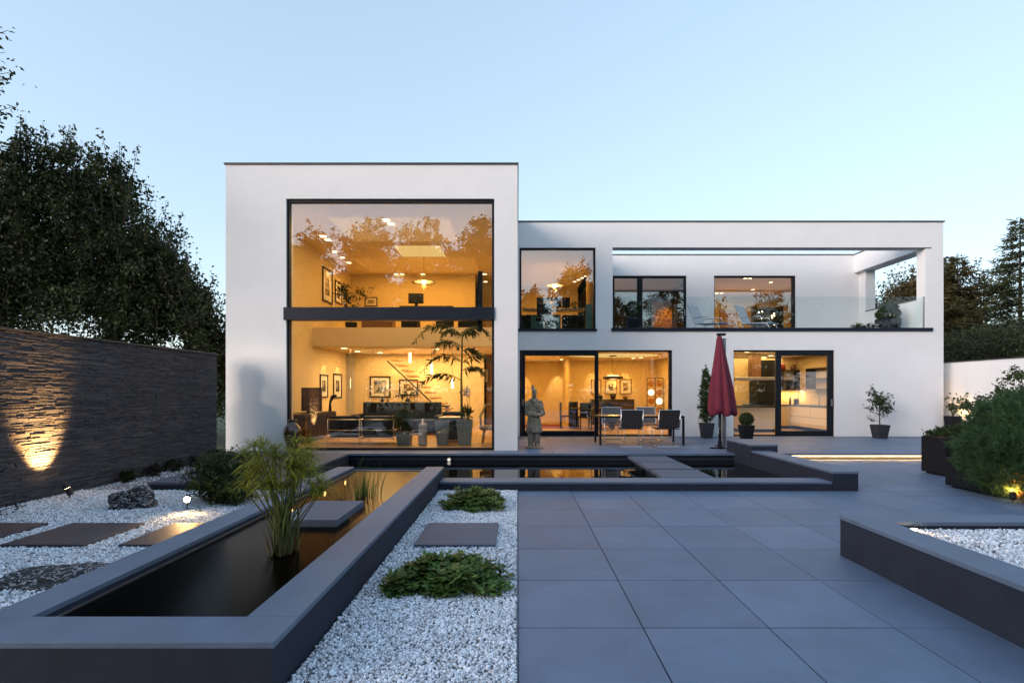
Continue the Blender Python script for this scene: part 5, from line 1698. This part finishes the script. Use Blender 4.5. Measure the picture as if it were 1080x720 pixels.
fr = [(-1.42, 12.78, 2.9, -1.20, .25), (-1.42, 12.78, 2.9, .75, .55), (-1.42, 12.77, 2.25, -1.05, -.15), (-1.42, 12.77, 2.2, .85, .35), (-1.42, 12.77, 1.75, -1.25, -.2),
      (-1.42, 12.78, 2.95, .35, .9), (-1.42, 12.78, 2.9, -.5, .6), (-1.42, 12.77, 2.5, .45, -.1), (-1.42, 12.77, 2.0, .55, .2), (-1.42, 12.78, 2.6, -.8, .3)]
for (x, y, z, dx, up) in fr:
    dyy = rnd.uniform(-.35, .35)
    pts = []
    for k in range(11):
        f = k / 10
        pts.append(Vector((x + dx * f, y + dyy * f, z + (0.55 + .35 * up) * math.sin(f * 2.3) * abs(dx) * .6 - .45 * f * f * abs(dx))))
    g.tube(pts, [.012 - .0009 * k for k in range(11)], 5)
    for k in range(2, 11):
        dr = (pts[k] - pts[k - 1]).normalized()
        for q in (0, .25, .5, .75):
            b = np.array(pts[k - 1].lerp(pts[k], q))
            for s in (-1, 1):
                sd_ = np.array([rg.normal() * .2 + dr.x * .45, s * .75, -.45 + rg.normal() * .2])
                V.append(leaf_quads(b[None], 0.30 * (1.15 - abs(k / 10 - .5)), rg, .13, dirs=sd_[None], jitter=.25))
g.build('stem', M['stem'], pm, smooth=True)
quads('fronds', np.concatenate(V), M['leaf_shrub'], pm)
shrub('dark bushy plant growing in the low blue grey planter', (-2.85, 12.65, FZ + .34), [(-2.85, 12.65, FZ + .62, .26, .24, .3)], 700, .11, M['leaf_mid'], 46, .4, 'houseplant', 'plant')
t = thing('orchid', 'white flowering orchid standing on the palm planter', 'orchid', (-1.27, 12.7, FZ + .62))
g = MB(); V = []; g.tube([(-1.27, 12.7, FZ + .62), (-1.28, 12.7, FZ + 1.2), (-1.36, 12.68, FZ + 1.38)], .008, 5); g.tube([(-1.25, 12.7, FZ + .62), (-1.22, 12.7, FZ + 1.15), (-1.27, 12.68, FZ + 1.32)], .008, 5); g.build('stems', M['stem'], t)
quads('flowers', np.concatenate([leaf_quads(np.array([c]) + rg.normal(size=(14, 3)) * .035, .07, rg, .9) for c in ((-1.37, 12.68, 1.50), (-1.30, 12.68, 1.46), (-1.27, 12.66, 1.56), (-1.24, 12.68, 1.42))]), M['flower_white'], t)
quads('leaves', leaf_quads(np.array([(-1.27, 12.7, FZ + .64)]) + rg.normal(size=(30, 3)) * .04 + np.array([0, 0, .12]), .26, rg, .25, dirs=np.tile([[0, 0, .8]], (30, 1))), M['leaf_mid'], t)
t = thing('lantern', 'pale cylindrical glass lantern with knob lid between the planters', 'lantern', (-2.38, 12.6, FZ))
g = MB(); g.lathe([(0, 0), (.10, 0), (.11, .02), (.11, .5), (.0, .5)], (-2.38, 12.6, FZ), 20); g.build('glass_body', mat('frosted_glass', (0.42, 0.46, 0.48), .25), t, smooth=False)
g = MB(); g.lathe([(.115, 0), (.12, .02), (.05, .05), (.03, .1), (.035, .15), (0, .17)], (-2.38, 12.6, FZ + .5), 20); g.build('lid', M['steel'], t, smooth=True)
t = thing('side_table', 'dark square side table with pale top edge left of the palm', 'side table', (-1.75, 13.6, FZ))
g = MB(); g.box(-2.1, -1.4, 13.3, 13.9, FZ + .62, FZ + .66); g.build('top', M['steel'], t, bevel=.004)
g = MB(); g.box(-2.05, -1.45, 13.35, 13.85, FZ + .05, FZ + .6195); g.build('body', M['black'], t)
t = thing('wicker_chair', 'beige round backed wicker chair at the right edge of the tall window', 'chair', (-.75, 13.0, FZ))
g = MB(); g.tube([(-.95, 13.1, FZ + .4), (-.98, 13.2, FZ + .7), (-.85, 13.3, FZ + .98), (-.65, 13.3, FZ + 1.0), (-.5, 13.2, FZ + .75), (-.48, 13.1, FZ + .4)], .03, 8); g.build('back_hoop', M['wicker'], t, smooth=True)
g = MB(); g.lathe([(0, 0), (.26, .0), (.28, .05), (.26, .1), (0, .1)], (-.72, 13.02, FZ + .36), 20); g.build('seat', M['wicker'], t, smooth=True)
for a_ in (.6, 2.3, 3.9, 5.6):
    g = MB(); g.tube([(-.72 + .2 * math.cos(a_), 13.02 + .2 * math.sin(a_), FZ + .37), (-.72 + .27 * math.cos(a_), 13.02 + .27 * math.sin(a_), FZ)], .018, 6); g.build('leg', M['wicker'], t)
t = thing('vase_arrangement', 'dark vase with bonsai like branches on the table behind the sofas', 'vase', (-3.85, 17.6, FZ + .85))
g = MB(); g.lathe([(0, 0), (.08, 0), (.12, .1), (.06, .2), (.07, .24), (0, .24)], (-3.85, 17.6, FZ + .851), 16); g.build('vase', M['black'], t, smooth=True)
quads('branches', leaf_quads(np.array([(-3.85, 17.6, FZ + 1.25)]) + rg.normal(size=(120, 3)) * np.array([.2, .1, .13]), .12, rg, .35), M['leaf_dark'], t)
t = thing('wall_table', 'long dark table along the living room back wall carrying vases', 'table', (-3.9, 17.7, FZ))
g = MB(); g.box(-5.2, -2.4, 17.35, 17.95, FZ + .80, FZ + .85); g.build('top', M['darkwood'], t, bevel=.004)
for x in (-5.15, -2.5):
    g = MB(); g.box(x, x + .06, 17.4, 17.9, FZ, FZ + .7995); g.build('leg', M['darkwood'], t)
for k, (x, h, lb) in enumerate(((-4.75, .3, 'taller slim dark bottle vase on the wall table'), (-4.55, .22, 'shorter dark bottle vase on the wall table'))):
    g = MB(); g.lathe([(0, 0), (.06, 0), (.075, h * .4), (.025, h * .75), (.03, h), (0, h)], (x, 17.6, FZ + .851), 14)
    tag(g.build('bottle_vase', M['black'], org=(x, 17.6, FZ + .851), smooth=True), lb, 'vase')

# --- gallery
GZ = 3.44
t = thing('writing_desk', 'wide dark desk at the gallery edge above the living room', 'desk', (-2.9, 16.2, GZ))
g = MB(); g.box(-3.75, -2.05, 15.9, 16.6, GZ + .70, GZ + .75); g.build('desk_top', M['darkwood'], t, bevel=.004)
for x in (-3.7, -2.6):
    g = MB(); g.box(x, x + .5, 15.95, 16.55, GZ + .03, GZ + .6995); g.build('drawer_unit', M['black'], t, bevel=.004)
t = thing('monitor', 'dark computer monitor tilted on the gallery desk', 'monitor', (-3.25, 16.1, GZ + .75))
g = MB(); g.box(-3.50, -3.02, 16.08, 16.12, GZ + .85, GZ + 1.18, rot=R(6)); g.build('screen', M['screen'], t, bevel=.004)
g = MB(); g.box(-3.3, -3.2, 16.09, 16.13, GZ + .76, GZ + .85); g.box(-3.38, -3.12, 16.0, 16.2, GZ + .751, GZ + .76); g.build('stand', M['black'], t)
for k, (x, w_, lb) in enumerate(((-4.6, .5, 'low reddish wooden chest at the left of the gallery'), (-1.6, .35, 'low dark cabinet at the right of the gallery desk'))):
    g = MB(); g.box(x - w_, x + w_, 16.4, 16.9, GZ + .001, GZ + .62)
    tag(g.build('chest', M['brown_lacq'] if k == 0 else M['black'], org=(x, 16.6, GZ), bevel=.01), lb, 'chest')
t = thing('houseplant', 'dark feathery houseplant at the gallery wall beside the pictures', 'plant', (-5.6, 16.9, GZ))
g = MB(); g.lathe([(0, 0), (.16, 0), (.2, .35), (0, .35)], (-5.6, 16.9, GZ + .001), 18); g.build('pot', M['pot_dark'], t)
V = []
for k in range(16):
    an = rnd.uniform(0, 6.28); L = rnd.uniform(.4, .75)
    for f in np.linspace(.15, 1, 9):
        q = np.array([[-5.6 + math.cos(an) * L * f, 16.9 + math.sin(an) * L * f, GZ + .4 + 1.15 * math.sin(f * 1.9) * rnd.uniform(.7, 1)]])
        V.append(leaf_quads(np.repeat(q, 3, 0), .2, rg, .16))
quads('fronds', np.concatenate(V), M['leaf_dark'], t)

# --- study
SZ = 3.296
t = thing('curved_desk', 'curved pale wooden desk behind the square study window', 'desk', (1.2, 16.3, SZ))
g = MB()
pts = [(0.15 + 2.0 * k / 14, 16.0 + .25 * math.sin(math.pi * k / 14)) for k in range(15)]
for (xa, ya), (xb, yb) in zip(pts[:-1], pts[1:]):
    vs = [(xa, ya, SZ + .80), (xb, yb, SZ + .80), (xb, yb + .55, SZ + .80), (xa, ya + .55, SZ + .80), (xa, ya, SZ + .85), (xb, yb, SZ + .85), (xb, yb + .55, SZ + .85), (xa, ya + .55, SZ + .85)]
    g.add(vs, [(0, 3, 2, 1), (4, 5, 6, 7), (0, 1, 5, 4), (2, 3, 7, 6)])
g.build('desk_top', M['birch'], t)
for x0, x1 in ((.12, .42), (1.45, 2.12)):
    g = MB(); g.box(x0, x1, 16.05, 16.5, SZ + .03, SZ + .62); g.build('drawer_unit', M['black'], t, bevel=.006)
g = MB(); g.box(.28, 1.42, 16.62, 16.64, SZ + .05, SZ + .72); g.build('modesty_panel', M['teal'], t)
g = MB(); g.box(2.16, 2.36, 15.95, 15.97, SZ + .05, SZ + .95); tag(g.build('glass_screen', M['teal'], org=(2.26, 15.96, SZ)), 'teal glass screen standing at the right of the study window', 'screen')
for k in range(4):
    t = thing('monitor', ['leftmost monitor in the row of four on the study desk', 'second monitor from the left in the row on the study desk', 'third monitor from the left in the row on the study desk', 'rightmost monitor in the row of four on the study desk'][k],
              'monitor', (.75 + k * .28, 16.5, SZ + .85), 'monitors on the study desk')
    x = .75 + k * .28
    g = MB(); g.box(x - .13, x + .13, 16.5, 16.53, SZ + .93, SZ + 1.27); g.build('screen', M['screen'], t, bevel=.004)
    g = MB(); g.box(x - .02, x + .02, 16.51, 16.54, SZ + .86, SZ + .93); g.box(x - .09, x + .09, 16.44, 16.6, SZ + .851, SZ + .86); g.build('stand', M['black'], t)
t = thing('office_chair', 'black swivel chair in front of the curved study desk', 'chair', (.82, 15.75, SZ))
g = MB(); g.box(.6, 1.05, 15.6, 15.68, SZ + .5, SZ + .92); g.build('backrest', M['leather'], t, bevel=.03)
g = MB(); g.box(.58, 1.07, 15.69, 16.1, SZ + .42, SZ + .5); g.build('seat', M['leather'], t, bevel=.03)
g = MB(); g.tube([(.82, 15.88, SZ + .1), (.82, 15.88, SZ + .42)], .03, 8); g.build('column', M['chrome'], t)
g = MB()
for k in range(5):
    a_ = k * 1.2566
    g.tube([(.82, 15.88, SZ + .1), (.82 + .27 * math.cos(a_), 15.88 + .27 * math.sin(a_), SZ + .04)], .022, 6)
g.build('star_base', M['white_pl'], t)
g = MB()
pts = [(2.36 + .05 * (k % 2), 15.5 + .07 * k) for k in range(28)]
for (xa, ya), (xb, yb) in zip(pts[:-1], pts[1:]):
    g.add([(xa, ya, SZ + .02), (xb, yb, SZ + .02), (xb, yb, SZ + 2.4), (xa, ya, SZ + 2.4)], [(0, 1, 2, 3)])
tag(g.build('curtain', M['curtain'], org=(2.4, 15.5, SZ), smooth=True), 'pleated tan curtain drawn along the right side of the study', 'curtain')
t = thing('houseplant', 'small potted plant at the right end of the study desk', 'plant', (1.85, 16.4, SZ + .85))
g = MB(); g.lathe([(0, 0), (.05, 0), (.07, .1), (0, .1)], (1.85, 16.4, SZ + .851), 12); g.build('pot', M['pot_blue'], t)
quads('leaves', leaf_quads(np.array([(1.85, 16.4, SZ + 1.02)]) + rg.normal(size=(60, 3)) * .05, .09, rg, .4), M['leaf_shrub'], t)

# --- upper bedrooms
p0, p1 = px(688, 345, 21.3), px(712, 318, 21.3)
t = thing('inner_door', 'lit honey coloured wooden door seen through the upper left terrace window', 'door', ((p0.x + p1.x) / 2, 21.35, 3.296))
g = MB(); g.box(p0.x, p1.x, 21.33, 21.38, 3.297, p1.z); g.build('leaf', mat('honey_wood_door', (0.50, 0.24, 0.06), .4, var=.12, scale=2, stretch=(10, 1, .8)), t)
g = MB(); g.box(p0.x - .12, p0.x - .002, 21.32, 21.39, 3.297, p1.z + .12); g.box(p1.x + .002, p1.x + .12, 21.32, 21.39, 3.297, p1.z + .12); g.box(p0.x - .002, p1.x + .002, 21.32, 21.39, p1.z + .002, p1.z + .12); g.build('frame', M['darkwood'], t)
lamp('SPOT', (p0.x + .6, 20.7, 5.6), 16, WARM, .05, target=(p0.x + .5, 21.35, 3.9), cone=60, blend=.8)
g = MB(); g.box(7.1 + .6, 8.25, 22.33, 22.395, 3.297, 5.0)
tag(g.build('wardrobe', M['darkwood'], org=(8, 22.35, 3.297)), 'dark wardrobe front inside the upper right terrace window', 'wardrobe')
g = MB(); g.box(9.0, 9.75, 22.33, 22.395, 3.297, 5.1)
tag(g.build('inner_door', M['woodpanel'], org=(9.4, 22.35, 3.297)), 'orange toned wooden door inside the upper right terrace window', 'door')
t = thing('display_cabinet', 'glittering glass display cabinet inside the upper right terrace window', 'cabinet', (10.2, 20.5, 3.297))
g = MB()
for z_ in (.05, .55, 1.05, 1.55):
    g.box(9.7, 10.75, 20.4, 20.8, 3.297 + z_, 3.297 + z_ + .03)
g.box(9.66, 9.699, 20.4, 20.8, 3.297, 4.95); g.box(10.751, 10.79, 20.4, 20.8, 3.297, 4.95); g.box(9.7, 10.75, 20.801, 20.83, 3.297, 4.95)
g.build('shelving', M['darkwood'], t)
g = MB()
for k in range(16):
    g.lathe([(0.001, -.03), (.03, 0), (.001, .03)], (9.8 + rnd.uniform(0, .85), 20.55 + rnd.uniform(-.1, .15), 3.297 + .1 + rnd.choice((0, .5, 1.0)) + rnd.uniform(.02, .35)), 6)
o = g.build('glass_lights', M['pend'], t); o['kind'] = 'stuff'

# --- dining room and hall
t = thing('sideboard', 'dark sideboard under the three pictures in the dining room', 'sideboard', (3.8, 20.3, FZ))
g = MB(); g.box(2.95, 4.66, 20.05, 20.55, FZ + .5, FZ + 1.02); g.build('body', M['darkwood'], t, bevel=.006)
for k in range(4):
    g = MB(); g.box(2.97 + k * .42, 3.37 + k * .42, 20.03, 20.0495, FZ + .53, FZ + .99); g.build('door', M['darkwood'], t, bevel=.004)
for x in (3.0, 4.55):
    g = MB(); g.box(x, x + .06, 20.1, 20.5, FZ, FZ + .4995); g.build('leg', M['darkwood'], t)
for k, (x, r_, h, m_, lb) in enumerate(((3.35, .10, .16, 'pot_dark', 'dark round bowl on the left of the dining sideboard'), (3.85, .13, .24, 'darkwood', 'dark brown jar in the middle of the dining sideboard'), (4.35, .11, .13, 'brown_lacq', 'brown low bowl on the right of the dining sideboard'))):
    g = MB(); g.lathe([(0, 0), (r_ * .6, 0), (r_, h * .6), (r_ * .7, h), (0, h)], (x, 20.3, FZ + 1.021), 16)
    tag(g.build('bowl', M[m_], org=(x, 20.3, FZ + 1.021), smooth=True), lb, 'bowl')
t = thing('dining_table', 'dark dining table standing just inside the sliding door', 'table', (2.75, 18.2, FZ))
g = MB(); g.box(1.95, 3.5, 17.8, 18.7, FZ + .70, FZ + .75); g.build('top', M['darkwood'], t, bevel=.005)
for x in (2.0, 3.38):
    for y in (17.85, 18.58):
        g = MB(); g.box(x, x + .07, y, y + .07, FZ, FZ + .6995); g.build('leg', M['darkwood'], t)
def dchair(label, x, y, rz):
    t = thing('dining_chair', label, 'chair', (0, 0, 0), 'dark dining chairs indoors')
    g = MB(); g.box(-.22, .22, -.22, .22, .42, .47); g.build('seat', M['leather'], t, bevel=.01)
    g = MB(); g.box(-.21, .21, -.22, -.18, .471, .95); g.build('backrest', M['leather'], t, bevel=.01)
    for sx in (-1, 1):
        for sy in (-1, 1):
            g = MB(); g.box(sx * .19 - .02, sx * .19 + .02, sy * .19 - .02, sy * .19 + .02, 0, .4195); g.build('leg', M['darkwood'], t)
    t.location = (x, y, FZ); t.rotation_euler = (0, 0, rz); ORG[t.name] = Vector((x, y, FZ))
    return t
dc = dchair('dark dining chair at the left end of the indoor table', 1.75, 18.2, R(-90))
index_kids()
clone(dc, (2.35, 17.6, FZ), R(4), 'dark dining chair with its back to the sliding door, left of the door frame')
clone(dc, (3.1, 17.6, FZ), R(-4), 'dark dining chair with its back to the sliding door, right of the door frame')
t = thing('room_screen', 'openwork screen of amber discs glowing in the dining room corner', 'screen', (5.3, 19.4, FZ))
g = MB()
for x in (5.0, 5.31, 5.62):
    g.box(x - .012, x + .012, 19.4, 19.43, FZ, FZ + 1.85)
for z_ in (.05, 1.85):
    g.box(5.0, 5.62, 19.395, 19.399, FZ + z_ - .012, FZ + z_ + .012)
g.build('frame', M['darkwood'], t)
for i in range(2):
    for j in range(5):
        g = MB(); a_ = Matrix.Translation((5.155 + i * .31, 19.41, FZ + .28 + j * .34))
        g.lathe([(0.001, -.012), (.12, -.008), (.12, .008), (.001, .012)], (0, 0, 0), 20)
        g.v = [tuple(a_ @ Matrix.Rotation(R(90), 4, 'X') @ Vector(v)) for v in g.v]
        g.build('disc', M['amber'] if (i + j) % 3 else M['pend_soft'], t)
g = MB(); g.box(.15, 1.7, 18.3, 20.3, FZ + .001, FZ + .012); tag(g.build('rug', M['rug'], org=(.9, 19.3, FZ)), 'red brown rug on the hall floor behind the left door leaf', 'rug')
g = MB(); g.box(1.93, 2.25, 18.72, 18.98, FZ + .001, FZ + .95); tag(g.build('console', M['black'], org=(2.1, 18.85, FZ), bevel=.01), 'small dark console at the end of the hall partition', 'console')

# --- kitchen
t = thing('kitchen_island', 'white kitchen island with a dark worktop behind the left kitchen pane', 'kitchen island', (7.9, 16.9, FZ))
g = MB(); g.box(7.3, 8.55, 16.5, 17.35, FZ + .1, FZ + .82); g.build('body', M['cab_white'], t, bevel=.004)
g = MB(); g.box(7.35, 8.5, 16.56, 17.3, FZ, FZ + .0995); g.build('plinth', M['black'], t)
g = MB(); g.box(6.95, 8.6, 16.45, 17.4, FZ + .8205, FZ + .86); g.build('worktop', M['black'], t, bevel=.004)
t = thing('drawer_cabinets', 'cream kitchen drawer run along the right kitchen wall', 'kitchen cabinet', (10.1, 17.2, FZ))
g = MB(); g.box(9.81, 10.44, 15.6, 18.0, FZ + .12, FZ + .82); g.build('body', M['darkwood'], t)
for j, (z0, z1) in enumerate(((.13, .46), (.475, .81))):
    for k in range(2):
        g = MB(); g.box(9.785, 9.809, 15.62 + k * 1.19, 16.79 + k * 1.19, FZ + z0, FZ + z1); g.build('drawer_front', M['cab_cream'], t, bevel=.003)
g = MB(); g.box(9.77, 10.44, 15.58, 18.02, FZ + .8205, FZ + .86); g.build('worktop', M['black'], t, bevel=.003)
t = thing('back_counter', 'cream kitchen counter along the back wall under the lit shelf', 'kitchen cabinet', (9.0, 18.4, FZ))
g = MB(); g.box(8.35, 10.44, 18.06, 18.66, FZ + .1, FZ + .82); g.build('body', M['cab_cream'], t, bevel=.004)
g = MB(); g.box(8.33, 10.44, 18.04, 18.67, FZ + .8205, FZ + .86); g.build('worktop', M['black'], t, bevel=.003)
t = thing('wall_shelf', 'dark framed open wall shelf above the lit kitchen backsplash', 'shelf', (9.9, 18.5, 1.55))
q0, q1 = px(824, 411, 18.4), px(842, 390, 18.4)
g = MB(); frame_rect(g, q0.x, q1.x, 18.3, 18.65, q0.z, q1.z, .035); g.box(q0.x + .035, q1.x - .035, 18.32, 18.65, (q0.z + q1.z) / 2 - .03, (q0.z + q1.z) / 2); g.box((q0.x + q1.x) / 2 - .015, (q0.x + q1.x) / 2 + .015, 18.31, 18.649, q0.z + .035, (q0.z + q1.z) / 2 - .031); g.build('frame', M['darkwood'], t)
g = MB(); g.box(q1.x + .01, q1.x + .36, 18.3, 18.66, q0.z, q1.z); tag(g.build('wall_cupboard', M['cab_cream'], org=(q1.x + .18, 18.5, q0.z), bevel=.004), 'cream wall cupboard right of the dark framed shelf', 'cupboard')
t = thing('wall_shelf', 'dark framed shelf box on the right kitchen wall', 'shelf', (10.3, 17.2, 1.55))
g = MB(); g.box(10.1, 10.44, 16.3, 17.6, 1.55, 1.58); g.box(10.1, 10.44, 16.3, 17.6, 1.9, 1.93); g.box(10.1, 10.44, 16.3, 17.6, 2.25, 2.28); g.box(10.1, 10.44, 16.27, 16.2995, 1.55, 2.28); g.box(10.1, 10.44, 17.601, 17.63, 1.55, 2.28); g.build('frame', M['darkwood'], t)
t = thing('range_hood', 'brown extractor hood column over the kitchen island', 'extractor hood', (7.95, 17.0, 1.85))
g = MB(); g.box(7.86, 8.16, 16.85, 17.15, 1.95, 2.748); g.build('chimney', M['brown_lacq'], t, bevel=.004)
g = MB(); g.box(7.2, 8.6, 16.6, 17.3, 1.85, 1.9495); g.build('canopy', M['steel'], t, bevel=.006)
t = thing('tall_cabinet', 'tall dark oven cabinet at the kitchen back wall', 'cabinet', (8.7, 18.4, FZ))
g = MB(); g.box(8.6, 9.3, 18.0, 18.03, FZ + .9, 2.6); g.box(8.6, 9.3, 18.031, 18.66, FZ + .87, 2.6); g.build('body', M['black'], t, bevel=.004)
t = thing('wine_shelf', 'reddish shelf with bottles at the left edge of the kitchen', 'shelf', (7.1, 18.4, FZ))
g = MB(); frame_rect(g, 6.9, 7.75, 18.35, 18.65, .8, 1.65, .04); g.box(6.94, 7.71, 18.36, 18.649, 1.2, 1.23); g.build('frame', M['brown_lacq'], t)
g = MB(); g.box(6.9, 7.75, 18.3, 18.66, FZ + .0, .7995); g.build('base_cabinet', M['cab_cream'], t)
for k in range(5):
    x = 7.02 + k * .15
    g = MB(); g.lathe([(0, 0), (.035, 0), (.035, .18), (.014, .24), (.014, .3), (0, .3)], (x, 18.5, .842 if k % 2 else 1.232), 10)
    tag(g.build('bottle', M['urn'], org=(x, 18.5, .84), smooth=True), 'dark bottle standing in the reddish kitchen shelf', 'bottle', 'bottles in the reddish kitchen shelf')
t = thing('wall_cupboard', 'black wall cupboard at the upper left of the kitchen', 'cupboard', (7.5, 18.4, 2.1))
g = MB(); g.box(6.9, 7.85, 18.3, 18.66, 1.95, 2.55); g.build('body', M['black'], t, bevel=.004)
g = MB(); g.lathe([(0, 0), (.03, 0), (.03, .2), (.012, .26), (.012, .34), (0, .34)], (9.95, 18.35, FZ + .861), 12); tag(g.build('bottle', M['black'], org=(9.95, 18.35, FZ + .861), smooth=True), 'single dark bottle on the lit back counter', 'bottle')
g = MB(); g.lathe([(0, 0), (.09, 0), (.09, .18), (.05, .22), (0, .22)], (10.15, 18.3, FZ + .861), 14); tag(g.build('kettle', M['black'], org=(10.15, 18.3, FZ + .861), smooth=True), 'small black kettle on the lit back counter', 'kettle')
g = MB(); g.tube([(10.2, 17.0, FZ + .861), (10.2, 17.0, FZ + 1.2), (10.1, 17.0, FZ + 1.28), (10.02, 17.0, FZ + 1.18)], .014, 8); tag(g.build('tap', M['chrome'], org=(10.2, 17.0, FZ + .861), smooth=True), 'slim arched kitchen tap on the right worktop', 'tap')
for k, (x, m_, lb) in enumerate(((9.75, 'cushion_red', 'red jar on top of the dark framed kitchen shelf'), (10.15, 'brown_lacq', 'brown basket on top of the dark framed kitchen shelf'))):
    g = MB(); g.lathe([(0, 0), (.08, 0), (.10, .1), (.08, .2), (0, .2)], (x, 18.5, q1.z + .002), 12); tag(g.build('jar', M[m_], org=(x, 18.5, q1.z + .002), smooth=True), lb, 'jar')

# --- accent lamps: picture spots, wall washers, backsplash
def washer(x, y, z, tx, ty, tz, e, cone=44):
    lamp('SPOT', (x, y, z), e, WARM2, .03, target=(tx, ty, tz), cone=cone, blend=.7)
for y in (16.3, 17.5):
    washer(-5.95, y, 2.85, -6.29, y, 1.5, 9, 48)
for y in (16.6, 17.6):
    washer(-5.95, y, 5.86, -6.29, y, 4.6, 10, 48)
washer(-4.5, 18.1, 2.85, -4.5, 18.6, 1.4, 8, 60)
washer(-3.4, 18.15, 2.85, -3.4, 18.6, 1.2, 14, 70)
washer(1.69, 20.95, 2.74, 1.66, 21.4, 1.2, 18, 46)
washer(.25, 20.95, 2.74, .22, 21.4, 1.2, 14, 46)
for x in (3.05, 3.82, 4.4):
    washer(x, 20.15, 2.74, x, 20.6, 1.6, 10, 46)
lamp('AREA', (9.75, 18.45, 1.5), 3.5, WARM2, 1.4, target=(9.75, 18.55, 0), size_y=.1)
